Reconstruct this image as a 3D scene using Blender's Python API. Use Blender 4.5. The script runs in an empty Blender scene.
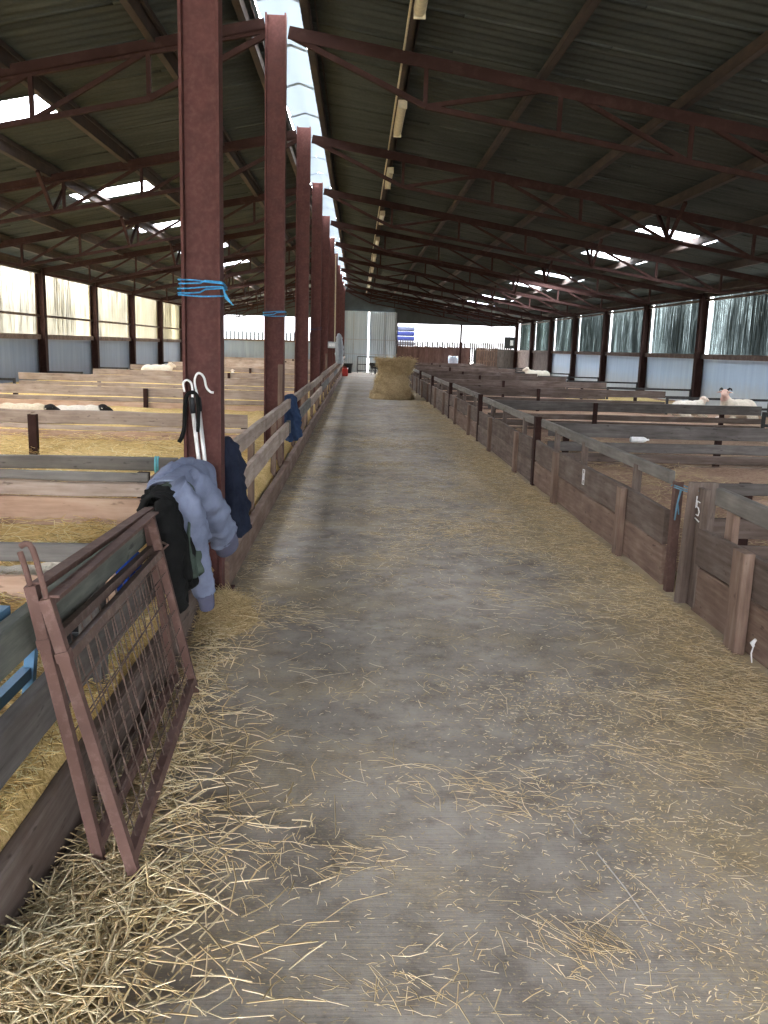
import bpy, math, random
import numpy as np
from mathutils import Vector, Matrix, noise, Quaternion

R = random.Random(7)
C = bpy.context.scene.collection
PI = math.pi

# ------------------------------------------------------------------ helpers
class MB:
    """collects shapes into one mesh"""
    def __init__(s):
        s.v, s.f, s.m = [], [], []
    def add(s, verts, faces, mat=0):
        b = len(s.v)
        s.v += [tuple(p) for p in verts]
        s.f += [tuple(i + b for i in q) for q in faces]
        s.m += [mat] * len(faces)
    def box(s, c, size, mat=0, rot=None):
        x, y, z = (d / 2 for d in size)
        p = [Vector(q) for q in ((-x,-y,-z),(x,-y,-z),(x,y,-z),(-x,y,-z),(-x,-y,z),(x,-y,z),(x,y,z),(-x,y,z))]
        if rot is not None: p = [rot @ q for q in p]
        c = Vector(c)
        s.add([q + c for q in p], [(0,3,2,1),(4,5,6,7),(0,1,5,4),(1,2,6,5),(2,3,7,6),(3,0,4,7)], mat)
    def bar(s, a, b, w, h, up=(0,0,1), mat=0):
        a, b = Vector(a), Vector(b)
        d = b - a
        if d.length < 1e-6: return
        s.box((a + b) / 2, (d.length, w, h), mat, frame(d, up))
    def tube(s, pts, r, seg=8, mat=0, cap=True, flat=1.0, closed=False):
        pts = [Vector(p) for p in pts]
        n = len(pts)
        rs = r if isinstance(r, (list, tuple)) else [r] * n
        vs, fs = [], []
        u = None
        for i, p in enumerate(pts):
            if closed: t = (pts[(i + 1) % n] - pts[i - 1]).normalized()
            else: t = (pts[min(i + 1, n - 1)] - pts[max(i - 1, 0)]).normalized()
            if u is None:
                u = t.orthogonal().normalized()
            u = (u - t * u.dot(t)).normalized()
            w = t.cross(u)
            for k in range(seg):
                a = 2 * PI * k / seg
                vs.append(p + (u * math.cos(a) + w * math.sin(a) * flat) * rs[i])
        for i in range(n if closed else n - 1):
            j = (i + 1) % n
            for k in range(seg):
                l = (k + 1) % seg
                fs.append((i*seg+k, i*seg+l, j*seg+l, j*seg+k))
        if cap and not closed:
            fs.append(tuple(range(seg))[::-1]); fs.append(tuple((n-1)*seg + k for k in range(seg)))
        s.add(vs, fs, mat)
    def grid(s, rows, mat=0):
        n, m = len(rows), len(rows[0])
        vs = [p for r in rows for p in r]
        s.add(vs, [(i*m+j, i*m+j+1, (i+1)*m+j+1, (i+1)*m+j) for i in range(n-1) for j in range(m-1)], mat)
    def lathe(s, prof, c=(0,0,0), seg=20, mat=0):
        c = Vector(c); vs, fs = [], []
        for (r, z) in prof:
            for k in range(seg):
                a = 2*PI*k/seg; vs.append(c + Vector((r*math.cos(a), r*math.sin(a), z)))
        for i in range(len(prof)-1):
            for k in range(seg):
                l = (k+1) % seg; fs.append((i*seg+k, i*seg+l, (i+1)*seg+l, (i+1)*seg+k))
        s.add(vs, fs, mat)
    def mesh(s, name, mats, smooth=False):
        me = bpy.data.meshes.new(name)
        me.from_pydata(s.v, [], s.f)
        for m in (mats if isinstance(mats, (list, tuple)) else [mats]): me.materials.append(m)
        if any(s.m): me.polygons.foreach_set('material_index', s.m)
        if smooth: me.polygons.foreach_set('use_smooth', [True] * len(s.f))
        me.update()
        return me
    def build(s, name, mats, parent=None, loc=(0,0,0), smooth=False):
        o = bpy.data.objects.new(name, s.mesh(name, mats, smooth))
        C.objects.link(o); o.location = loc
        if parent is not None: o.parent = parent
        return o

def frame(d, up=(0,0,1)):
    x = Vector(d).normalized(); up = Vector(up)
    if abs(x.dot(up)) > .98: up = Vector((0,1,0)) if abs(x.y) < .9 else Vector((1,0,0))
    y = up.cross(x).normalized(); z = x.cross(y)
    return Matrix((x, y, z)).transposed()

def tag(o, label=None, cat=None, group=None, kind=None):
    if label: o['label'] = label
    if cat: o['category'] = cat
    if group: o['group'] = group
    if kind: o['kind'] = kind
    return o

def thing(name, label, cat, loc=(0,0,0), group=None, rz=0):
    o = bpy.data.objects.new(name, None); C.objects.link(o)
    o.location = loc; o.rotation_euler = (0, 0, rz); o.empty_display_size = .1
    return tag(o, label, cat, group)

def modify(o, t, **kw):
    m = o.modifiers.new(t.lower(), t)
    for k, v in kw.items(): setattr(m, k, v)
    return m

def plank(name, a, b, w, t, mat, parent=None, up=(0,0,1), wob=.004, seed=None):
    """a sawn board from a to b (centre line); w = height of its face along up, t = thickness. Own local frame, grain along local X"""
    a, b = Vector(a), Vector(b)
    if parent is not None:
        a, b = a - parent.location, b - parent.location
    d = b - a; L = d.length
    rr = random.Random(seed if seed is not None else R.random())
    n = max(2, int(L / .45) + 1)
    c = min(.006, t * .2)
    prof = [(-t/2+c,-w/2),(t/2-c,-w/2),(t/2,-w/2+c),(t/2,w/2-c),(t/2-c,w/2),(-t/2+c,w/2),(-t/2,w/2-c),(-t/2,-w/2+c)]
    vs, fs = [], []
    for i in range(n):
        x = -L/2 + L*i/(n-1)
        dz = rr.uniform(-wob, wob); dy = rr.uniform(-wob, wob) * .6
        for (y, z) in prof:
            vs.append((x, y + dy, z + dz + rr.uniform(-1,1) * wob * .4))
    for i in range(n-1):
        for k in range(8):
            l = (k+1) % 8
            fs.append((i*8+k, i*8+l, (i+1)*8+l, (i+1)*8+k))
    fs.append(tuple(range(8))[::-1]); fs.append(tuple((n-1)*8+k for k in range(8)))
    mb = MB(); mb.add(vs, fs)
    o = mb.build(name, mat, parent, (a + b) / 2)
    o.rotation_euler = frame(d, up).to_euler()
    return o

ORD = ['first','second','third','fourth','fifth','sixth','seventh','eighth','ninth','tenth','eleventh','twelfth']

# ------------------------------------------------------------------ materials
def mat(name):
    m = bpy.data.materials.new(name); m.use_nodes = True
    nt = m.node_tree; nt.nodes.clear()
    out = nt.nodes.new('ShaderNodeOutputMaterial')
    return m, nt, out
def N(nt, t, **kw):
    n = nt.nodes.new('ShaderNode' + t)
    for k, v in kw.items():
        if k.startswith('i_'):
            n.inputs[k[2:].replace('_', ' ')].default_value = v
        else: setattr(n, k, v)
    return n
def ramp(nt, fac, stops):
    r = nt.nodes.new('ShaderNodeValToRGB')
    e = r.color_ramp.elements
    while len(e) < len(stops): e.new(.5)
    for q, (p, c) in zip(e, stops):
        q.position = p; q.color = (*c, 1) if len(c) == 3 else c
    nt.links.new(fac, r.inputs[0]); return r.outputs[0]
def coords(nt, kind='Object', scale=(1,1,1), rnd=False):
    tc = N(nt, 'TexCoord'); mp = N(nt, 'Mapping'); mp.inputs['Scale'].default_value = scale
    nt.links.new(tc.outputs[kind], mp.inputs['Vector'])
    if rnd:
        oi = N(nt, 'ObjectInfo'); mu = N(nt, 'Math', operation='MULTIPLY'); mu.inputs[1].default_value = 37.0
        nt.links.new(oi.outputs['Random'], mu.inputs[0]); nt.links.new(mu.outputs[0], mp.inputs['Location'])
    return mp.outputs[0]
def noi(nt, vec, scale, detail=4, rough=.55):
    n = N(nt, 'TexNoise'); n.inputs['Scale'].default_value = scale; n.inputs['Detail'].default_value = detail
    n.inputs['Roughness'].default_value = rough
    nt.links.new(vec, n.inputs['Vector']); return n.outputs['Fac']
def mix(nt, fac, a, b, blend='MIX'):
    n = nt.nodes.new('ShaderNodeMix'); n.data_type = 'RGBA'; n.blend_type = blend
    for v, i in ((fac, 0), (a, 6), (b, 7)):
        if hasattr(v, 'is_linked'): nt.links.new(v, n.inputs[i])
        else: n.inputs[i].default_value = v if i == 0 else (*v, 1)
    return n.outputs[2]
def math_(nt, op, a, b=None):
    n = N(nt, 'Math', operation=op)
    for i, v in enumerate((a, b)):
        if v is None: continue
        if hasattr(v, 'is_linked'): nt.links.new(v, n.inputs[i])
        else: n.inputs[i].default_value = v
    return n.outputs[0]
def principled(nt, out, col, rough=.8, metal=0, bump=None, bstr=.3, bdist=.01, spec=.3):
    p = N(nt, 'BsdfPrincipled')
    if hasattr(col, 'is_linked'): nt.links.new(col, p.inputs['Base Color'])
    else: p.inputs['Base Color'].default_value = (*col, 1)
    if hasattr(rough, 'is_linked'): nt.links.new(rough, p.inputs['Roughness'])
    else: p.inputs['Roughness'].default_value = rough
    p.inputs['Metallic'].default_value = metal
    p.inputs['Specular IOR Level'].default_value = spec
    if bump is not None:
        b = N(nt, 'Bump'); b.inputs['Strength'].default_value = bstr; b.inputs['Distance'].default_value = bdist
        nt.links.new(bump, b.inputs['Height']); nt.links.new(b.outputs[0], p.inputs['Normal'])
    nt.links.new(p.outputs[0], out.inputs[0]); return p

def wood(name, dark, mid, light, spread=.35):
    m, nt, out = mat(name)
    g = coords(nt, 'Object', (1.2, 14, 14), True)
    n1 = noi(nt, g, 2.2, 6, .65)
    g2 = coords(nt, 'Object', (2, 3, 3), True)
    n2 = noi(nt, g2, 1.6, 4)
    f = math_(nt, 'ADD', math_(nt, 'MULTIPLY', n1, .6), math_(nt, 'MULTIPLY', n2, .5))
    c = ramp(nt, f, [(.32, dark), (.55, mid), (.75, light)])
    oi = N(nt, 'ObjectInfo')
    v = math_(nt, 'ADD', math_(nt, 'MULTIPLY', oi.outputs['Random'], spread), 1 - spread/2)
    hsv = N(nt, 'HueSaturation'); nt.links.new(c, hsv.inputs['Color']); nt.links.new(v, hsv.inputs['Value'])
    knots = noi(nt, coords(nt, 'Object', (3, 9, 9), True), 3.5, 2)
    kk = ramp(nt, knots, [(.66, (0,0,0)), (.74, (1,1,1))])
    c2 = mix(nt, math_(nt, 'MULTIPLY', kk, .6), hsv.outputs[0], tuple(x*.45 for x in dark))
    principled(nt, out, c2, .85, 0, n1, .35, .006, .15)
    return m

def paint(name, base, worn, rough=.6, scale=9, lo=.5, hi=.7, metal=0, spec=.35):
    m, nt, out = mat(name)
    g = coords(nt, 'Object')
    n1 = noi(nt, g, scale, 6, .7)
    c = ramp(nt, n1, [(lo, base), (hi, worn)])
    n2 = noi(nt, g, scale * .25, 3)
    c = mix(nt, .35, c, ramp(nt, n2, [(.35, tuple(x*.6 for x in base)), (.65, tuple(min(1, x*1.35) for x in base))]))
    principled(nt, out, c, rough, metal, n1, .25, .004, spec)
    return m

def plain(name, col, rough=.7, metal=0, spec=.3, var=.15, scale=20, bstr=.15):
    m, nt, out = mat(name)
    n = noi(nt, coords(nt, 'Object'), scale, 4)
    c = ramp(nt, n, [(.3, tuple(x*(1-var) for x in col)), (.7, tuple(min(1, x*(1+var)) for x in col))])
    principled(nt, out, c, rough, metal, n, bstr, .003, spec)
    return m

def cloth(name, col, dark):
    m, nt, out = mat(name)
    g = coords(nt, 'Object')
    n = noi(nt, g, 9, 5, .6); w = noi(nt, g, 260, 2)
    c = ramp(nt, n, [(.3, dark), (.65, col)])
    principled(nt, out, c, .92, 0, w, .5, .002, .1)
    return m

M = {}
M['wood_pale'] = wood('weathered_pale_wood', (.18,.13,.108), (.35,.28,.24), (.48,.40,.355))
M['wood_pink'] = wood('pinkish_board_wood', (.29,.18,.13), (.49,.335,.25), (.60,.45,.35), .25)
M['wood_dark'] = wood('dark_board_wood', (.06,.043,.036), (.125,.095,.082), (.20,.165,.15))
M['wood_grey'] = wood('grey_weathered_wood', (.10,.096,.092), (.178,.168,.16), (.265,.25,.235), .25)
M['wood_brown'] = wood('brown_board_wood', (.095,.062,.048), (.175,.12,.096), (.27,.205,.17), .25)
M['wood_top'] = wood('worn_top_rail_wood', (.095,.087,.080), (.17,.157,.145), (.265,.248,.228), .2)
M['wood_slate'] = wood('slate_grey_wood', (.054,.047,.044), (.104,.094,.090), (.168,.155,.148), .25)
M['wood_rail'] = wood('green_grey_rail_wood', (.055,.062,.055), (.11,.118,.105), (.20,.20,.175), .2)
M['steel'] = paint('red_oxide_steel', (.098,.037,.034), (.140,.070,.063), .65, 38, .45, .75, 0, .2)
M['steel_dark'] = paint('dark_rusty_steel', (.034,.0165,.0145), (.060,.033,.028), .85, 8, .5, .7, 0, .12)
M['hurdle'] = paint('rusty_pink_steel', (.118,.068,.058), (.22,.15,.128), .7, 22, .5, .75, 0, .2)
M['rust_wire'] = paint('rusty_wire', (.11,.07,.058), (.24,.18,.15), .6, 30)
M['purlin'] = paint('brown_purlin_steel', (.042,.030,.025), (.098,.065,.046), .8, 3, .45, .75)
M['black_steel'] = paint('black_steel', (.03,.03,.032), (.07,.065,.06), .6, 12)
M['blue_steel'] = paint('blue_painted_steel', (.09,.20,.33), (.05,.07,.09), .55, 10, .55, .75)
M['galv'] = plain('galvanised_steel', (.42,.46,.5), .45, .3)
M['white_plastic'] = plain('white_plastic', (.75,.76,.78), .4)
M['black_plastic'] = plain('black_plastic', (.02,.022,.026), .45)
M['alu'] = plain('bright_aluminium', (.75,.76,.78), .35, .35, .5)
M['blue_twine'] = plain('blue_twine', (.06,.32,.62), .7, 0, .3, .3, 60)
M['cream_plastic'] = plain('cream_fitting_plastic', (.55,.50,.36), .5)
M['red_plastic'] = plain('red_plastic', (.45,.05,.04), .45)
M['sweat'] = cloth('blue_grey_jersey', (.215,.25,.365), (.145,.17,.255))
M['sweat_rib'] = cloth('blue_grey_rib', (.13,.135,.205), (.095,.10,.155))
M['navy'] = cloth('navy_cloth', (.022,.028,.05), (.010,.013,.025))
M['blue_cloth'] = cloth('mid_blue_cloth', (.045,.075,.15), (.02,.035,.08))
M['royal'] = cloth('royal_blue_cloth', (.03,.08,.36), (.015,.04,.2))
M['black_cloth'] = cloth('black_waxed_cloth', (.014,.0145,.015), (.006,.0062,.0065))
M['green_cloth'] = cloth('dark_green_cloth', (.075,.10,.085), (.03,.042,.036))
STRAW = [plain('straw_beige', (.63,.49,.28), .6, 0, .25, .2, 30), plain('straw_pale', (.82,.70,.48), .55, 0, .3, .2, 30), plain('straw_dull', (.36,.28,.16), .7, 0, .2, .2, 30)]
GOLD = [plain('straw_gold', (.76,.57,.25), .6, 0, .25, .2, 30), plain('straw_yellow', (.92,.76,.44), .55, 0, .3, .2, 30), plain('straw_brown', (.36,.24,.09), .7, 0, .2, .2, 30)]
HAY = [plain('hay_olive', (.50,.385,.205), .75, 0, .2, .2, 30), plain('hay_tan', (.64,.51,.30), .7, 0, .2, .2, 30), plain('hay_brown', (.33,.24,.12), .8, 0, .2, .2, 30)]

def m_floor():
    m, nt, out = mat('dusty_concrete')
    g = coords(nt, 'Object')
    big = noi(nt, g, .55, 5, .6); med = noi(nt, g, 3.5, 6, .65); fine = noi(nt, g, 45, 4, .7)
    brush = noi(nt, coords(nt, 'Object', (1.5, 30, 1)), 3, 4, .6)
    c = ramp(nt, math_(nt, 'ADD', math_(nt, 'MULTIPLY', big, .5), math_(nt, 'MULTIPLY', med, .5)),
             [(.38, (.195,.172,.153)), (.5, (.325,.293,.264)), (.62, (.45,.415,.38))])
    c = mix(nt, .07, c, ramp(nt, brush, [(.35, (.20,.175,.155)), (.65, (.34,.315,.285))]))
    blot = noi(nt, g, 8, 6, .7)
    c = mix(nt, .75, c, ramp(nt, blot, [(.36, (.62,.60,.58)), (.5, (1,1,1)), (.68, (1.0,1.0,1.0))]), 'MULTIPLY')
    # chaff dust, thicker to the right and with distance from the door
    sep = N(nt, 'SeparateXYZ'); nt.links.new(g, sep.inputs[0])
    dens = ramp(nt, math_(nt, 'ADD', math_(nt, 'MULTIPLY', sep.outputs['X'], .26), .27), [(0, (.45,)*3), (.45, (.18,)*3), (1, (1,)*3)])
    cl = noi(nt, g, 1.3, 4, .6)
    chaff = noi(nt, coords(nt, 'Object', (30, 55, 1)), 2.2, 3, .7)
    th = math_(nt, 'ADD', math_(nt, 'MULTIPLY', dens, .14), math_(nt, 'MULTIPLY', cl, .30))
    f = math_(nt, 'ADD', chaff, th)
    fm = ramp(nt, f, [(.74, (0,)*3), (.86, (1,)*3)])
    c = mix(nt, math_(nt, 'MULTIPLY', fm, .75), c, (.52,.41,.24))
    dust = ramp(nt, math_(nt, 'MULTIPLY', math_(nt, 'ADD', cl, dens), .6), [(.46, (0,)*3), (.78, (1,)*3)])
    c = mix(nt, math_(nt, 'MULTIPLY', dust, .70), c, (.50,.39,.225))
    bits = ramp(nt, fine, [(.28, (.5,)*3), (.42, (1,)*3)])
    c = mix(nt, .6, c, bits, 'MULTIPLY')
    principled(nt, out, c, .75, 0, math_(nt, 'ADD', math_(nt, 'MULTIPLY', fine, .5), brush), .35, .006, .3)
    return m
M['floor'] = m_floor()

def m_bed(name, a, b, c_):
    m, nt, out = mat(name)
    g = coords(nt, 'Object')
    n1 = noi(nt, coords(nt, 'Object', (9, 26, 20)), 3, 5, .7); n2 = noi(nt, g, 1.5, 4)
    f = math_(nt, 'ADD', math_(nt, 'MULTIPLY', n1, .65), math_(nt, 'MULTIPLY', n2, .35))
    c = ramp(nt, f, [(.36, a), (.5, b), (.62, c_)])
    principled(nt, out, c, .9, 0, n1, .9, .03, .1)
    return m
M['bed_left'] = m_bed('straw_bedding', (.33,.215,.08), (.66,.47,.195), (.88,.69,.37))
M['bed_right'] = m_bed('soiled_bedding', (.19,.115,.08), (.33,.215,.155), (.45,.32,.22))

def m_roof():
    m, nt, out = mat('fibre_cement_sheet')
    g = coords(nt, 'Object')
    n1 = noi(nt, coords(nt, 'Object', (.6, 4, 1)), 1.5, 5, .6); n2 = noi(nt, g, 30, 3, .6)
    c = ramp(nt, math_(nt, 'ADD', math_(nt, 'MULTIPLY', n1, .7), math_(nt, 'MULTIPLY', n2, .3)),
             [(.35, (.038,.044,.042)), (.5, (.053,.061,.058)), (.66, (.072,.081,.076))])
    principled(nt, out, c, .9, 0, n2, .3, .004, .1)
    return m
M['roof'] = m_roof()

def m_clear(name, tcol, dcol, ft, ftl):
    """weathered translucent sheet: part clear, part milky, part opaque"""
    m, nt, out = mat(name)
    g = coords(nt, 'Object')
    n = noi(nt, coords(nt, 'Object', (1, 5, 1)), 2, 4, .6)
    col = ramp(nt, n, [(.3, tuple(x*.75 for x in tcol)), (.6, tcol)])
    tr = N(nt, 'BsdfTransparent'); nt.links.new(col, tr.inputs[0])
    tl = N(nt, 'BsdfTranslucent'); tl.inputs[0].default_value = (*dcol, 1)
    df = N(nt, 'BsdfDiffuse'); df.inputs[0].default_value = (*dcol, 1)
    a = N(nt, 'MixShader'); a.inputs[0].default_value = ftl
    nt.links.new(df.outputs[0], a.inputs[1]); nt.links.new(tl.outputs[0], a.inputs[2])
    b = N(nt, 'MixShader'); b.inputs[0].default_value = ft
    nt.links.new(a.outputs[0], b.inputs[1]); nt.links.new(tr.outputs[0], b.inputs[2])
    nt.links.new(b.outputs[0], out.inputs[0]); return m
M['rooflight'] = m_clear('clear_rooflight_sheet', (.9,.93,1), (.7,.75,.8), .85, .6)
M['ridge'] = m_clear('milky_ridge_sheet', (.55,.72,.92), (.30,.36,.42), .003, .042)

def m_cladding(name, stops, tint, dirt, tf):
    """vertical corrugated translucent sheet with long dirt streaks"""
    m, nt, out = mat(name)
    s1 = noi(nt, coords(nt, 'Object', (9, 9, .14)), 4.8, 5, .85)
    s2 = noi(nt, coords(nt, 'Object', (1.1, 1.1, .12)), 1.0, 3, .5)
    f = math_(nt, 'ADD', math_(nt, 'MULTIPLY', s1, .8), math_(nt, 'MULTIPLY', s2, .3))
    t = ramp(nt, f, stops)
    tr = N(nt, 'BsdfTransparent')
    nt.links.new(mix(nt, 1.0, t, tint, 'MULTIPLY'), tr.inputs[0])
    df = N(nt, 'BsdfDiffuse'); nt.links.new(ramp(nt, f, [(.35, dirt), (.7, tuple(min(1, x*2.2) for x in dirt))]), df.inputs[0])
    b = N(nt, 'MixShader'); b.inputs[0].default_value = tf
    nt.links.new(df.outputs[0], b.inputs[1]); nt.links.new(tr.outputs[0], b.inputs[2])
    nt.links.new(b.outputs[0], out.inputs[0]); return m
M['clad_left'] = m_cladding('pale_streaked_cladding', [(.44, (.0,)*3), (.49, (.10,.09,.07)), (.53, (.55,.53,.46)), (.62, (.95,.93,.88))], (1,.97,.90), (.16,.15,.11), .40)
M['clad_right'] = m_cladding('green_streaked_cladding', [(.47, (.0,)*3), (.55, (.035,.04,.04)), (.60, (.16,.18,.18)), (.70, (.8,.85,.85))], (.9,1,1), (.045,.055,.05), .62)

def m_panel(name, a, b, dirt):
    m, nt, out = mat(name)
    s = noi(nt, coords(nt, 'Object', (5, 5, .4)), 1.2, 5, .6)
    c = ramp(nt, s, [(.3, a), (.7, b)])
    sep = N(nt, 'SeparateXYZ'); nt.links.new(coords(nt, 'Object'), sep.inputs[0])
    n = noi(nt, coords(nt, 'Object', (6, 6, 3)), 1.5, 5, .7)
    # splashed dirt under the rail and muck along the foot
    top = ramp(nt, math_(nt, 'ADD', math_(nt, 'MULTIPLY', sep.outputs['Z'], 1.1), math_(nt, 'MULTIPLY', n, .5)), [(.0, (0,)*3), (1.0, (0,)*3)])
    foot = ramp(nt, math_(nt, 'SUBTRACT', math_(nt, 'ADD', .75, math_(nt, 'MULTIPLY', n, .5)), sep.outputs['Z']), [(.05, (0,)*3), (.6, (1,)*3)])
    c = mix(nt, math_(nt, 'MULTIPLY', foot, .55), c, dirt)
    spots = ramp(nt, math_(nt, 'ADD', math_(nt, 'MULTIPLY', sep.outputs['Z'], .55), n), [(1.20, (0,)*3), (1.29, (1,)*3)])
    c = mix(nt, math_(nt, 'MULTIPLY', spots, .85), c, (.06,.05,.04))
    principled(nt, out, c, .6, 0, s, .1, .003, .3)
    return m
M['panel_right'] = m_panel('blue_wall_sheet', (.38,.53,.70), (.50,.65,.80), (.45,.40,.31))
M['panel_left'] = m_panel('grey_blue_wall_sheet', (.165,.215,.295), (.225,.285,.37), (.18,.17,.16))
M['door_sheet'] = m_panel('pale_door_sheet', (.42,.53,.62), (.55,.65,.74), (.5,.47,.4))
M['gable'] = plain('dark_gable_sheet', (.05,.06,.062), .8, 0, .2, .2, 2)
M['yard'] = plain('outside_yard', (.34,.33,.30), .9, 0, .1, .2, .4)
M['pale'] = plain('palisade_steel', (.018,.018,.020), .7, 0, .1)
M['pale_out'] = plain('dark_brown_pale', (.020,.013,.012), .8, 0, .1)
M['pale_wood'] = wood('red_brown_pale_wood', (.07,.04,.035), (.12,.075,.065), (.17,.12,.10))

def m_fleece(name, body, face, fc, fr):
    """fleece colour, with face colour inside a ball round the head (object space)"""
    m, nt, out = mat(name)
    g = coords(nt, 'Object')
    n = noi(nt, g, 28, 4, .7)
    c = ramp(nt, n, [(.3, tuple(x*.78 for x in body)), (.65, body)])
    d = N(nt, 'VectorMath', operation='DISTANCE'); nt.links.new(g, d.inputs[0]); d.inputs[1].default_value = fc
    k = ramp(nt, math_(nt, 'DIVIDE', d.outputs['Value'], fr), [(.85, (1,)*3), (1.0, (0,)*3)])
    c = mix(nt, k, c, face)
    principled(nt, out, c, .95, 0, n, .8, .02, .1)
    return m

# ------------------------------------------------------------------ dimensions (metres; y runs down the aisle)
S = 4.63
Y = {k: 5.05 + S * k for k in range(-3, 11)}
XL, XR, XC = -8.42, 9.35, -.905
Z0 = 4.71                       # truss top chord at the column line
SL, SR = .208, .158             # slopes
YE = 51.5                       # end wall
YF = -8.9                       # added front wall, unseen behind the camera
def ztop(x): return Z0 - (SR * (x - XC) if x >= XC else SL * (XC - x))

# ------------------------------------------------------------------ setting: ground, floor
g = MB(); g.box((0, 25, -.16), (160, 190, .1)); tag(g.build('ground', M['yard']), kind='structure')
fl = MB()
rows = [[(x, y, 0) for x in np.linspace(-.93, 2.12, 8)] for y in np.linspace(-16, YE + .3, 60)]
fl.grid(rows)
fl.add([(-.93,-16,-.1),(2.12,-16,-.1),(2.12,YE+.3,-.1),(-.93,YE+.3,-.1)], [(0,3,2,1)])
tag(fl.build('floor', M['floor']), kind='structure')
# slabs below the pens
fp = MB(); fp.box(((XL-.93)/2, (YE+YF)/2, -.05), (-.93-XL+.0, YE-YF, .098)); fp.box(((XR+2.12)/2, (YE+YF)/2, -.05), (XR-2.12, YE-YF, .098))
tag(fp.build('floor_pens', M['floor']), kind='structure')

def bedding(name, x0, x1, zf, m, label):
    mb = MB(); rows = []
    ys = list(np.arange(.6, 16, .16)) + list(np.arange(16, YE - .1, .6))
    xs = np.concatenate([[x0, x0 + (x1-x0)*.008, x0 + (x1-x0)*.016], np.linspace(x0 + (x1-x0)*.024, x0 + (x1-x0)*.3, 16), np.linspace(x0 + (x1-x0)*.3, x1, 14)[1:]])
    for y in ys:
        rows.append([(x, y, zf(x) + .045 * noise.noise(Vector((x*1.1, y*1.1, 3))) + .03 * noise.noise(Vector((x*5, y*5, 1)))) for x in xs])
    mb.grid(rows)
    o = mb.build(name, m, smooth=True)
    return tag(o, label, 'bedding', kind='stuff')
bedL = lambda x: .15 + .10 * min(1, max(0, (-.84 - x) / .06)) + .15 * min(1, max(0, (-.95 - x) / .5))
bedR = lambda x: .10 + .12 * min(1, max(0, (x - 2.2) / .6))
bedding('straw_bedding', -.835, XL + .12, bedL, M['bed_left'], 'deep golden straw bedding filling the pens left of the aisle')
bedding('soiled_bedding', 2.16, XR - .12, bedR, M['bed_right'], 'trodden brown bedding filling the pens right of the aisle')

# ------------------------------------------------------------------ setting: roof
PITCH = .17
def ry(y): return .009 * math.sin(2 * PI * y / PITCH)
ys = np.arange(YF, YE + .3, PITCH / 5)
LIGHTS_L = [11.1, 16.5, 21.0, 26.0, 30.8, 34.8, 39.2, 44.0]
LIGHTS_R = [17.0, 21.25, 27.1, 31.6, 35.2, 39.3, 44.2]
LIGHTS_B = [-6.9, -2.4, 6.3]        # unseen rooflights, added and spaced to balance the light on the floor
XLIT_L, XLIT_R, LW = (-5.3, -3.75), (5.5, 6.95), .82
def roofz(x, y): return ztop(x) + .24 + ry(y)
def slope(name, xs, lights, lx):
    mb = MB(); idx = {}
    vs, fs = [], []
    n = len(ys)
    for y in ys:
        for x in xs: vs.append((x, y, roofz(x, y)))
    m = len(xs)
    for i in range(n - 1):
        yc = (ys[i] + ys[i+1]) / 2
        hole = any(a <= yc <= a + LW for a in lights)
        for j in range(m - 1):
            xc = (xs[j] + xs[j+1]) / 2
            if hole and lx[0] < xc < lx[1]: continue
            fs.append((i*m+j, i*m+j+1, (i+1)*m+j+1, (i+1)*m+j))
    # side laps where one sheet overlies the next
    mb.add(vs, fs)
    for y in np.arange(YF + .5, YE, 1.02):
        for a, b in zip(xs, xs[1:]):
            if any(q - .1 <= y <= q + LW + .1 for q in lights) and abs(a - lx[0]) < .01: continue
            mb.grid([[(x, y, ztop(x) + .24 + ry(y) - .002) for x in (a, b)], [(x, y + .06, ztop(x) + .24 + ry(y + .06) - .014) for x in (a, b)]])
    o = mb.build(name, M['roof'], smooth=True)
    modify(o, 'SOLIDIFY', thickness=.012, offset=1)
    return tag(o, kind='structure')
slope('ceiling_left', [XL - .35, -7.0, -5.3, -3.75, -2.4, -1.13], LIGHTS_L + LIGHTS_B, XLIT_L)
slope('ceiling_right', [-.68, .95, 2.4, 3.9, 5.5, 6.95, 8.2, XR + .35], LIGHTS_R + LIGHTS_B, XLIT_R)
def rooflight(i, y0, lx, side, mb=None):
    only = mb is not None
    mb = mb or MB()
    yy = np.arange(y0 - .06, y0 + LW + .06, PITCH / 6)
    xs = np.linspace(lx[0] - .04, lx[1] + .04, 6)
    mb.grid([[(x, y, roofz(x, y) + .022) for x in xs] for y in yy])
    if only: return
    o = mb.build('rooflight', M['rooflight'], smooth=True)
    tag(o, f'bright translucent rooflight sheet in the {side} roof slope, {ORD[i]} counting from the camera', 'rooflight', f'rooflights in the {side} slope', 'thing')
for i, y in enumerate(LIGHTS_L): rooflight(i, y, XLIT_L, 'left')
for i, y in enumerate(LIGHTS_R): rooflight(i, y, XLIT_R, 'right')
mb = MB()
for y in LIGHTS_B: rooflight(0, y, XLIT_L, 'left', mb); rooflight(0, y, XLIT_R, 'right', mb)
tag(mb.build('unseen_rooflights', M['rooflight'], smooth=True), kind='structure')  # rooflights out of view, added for their light
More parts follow.
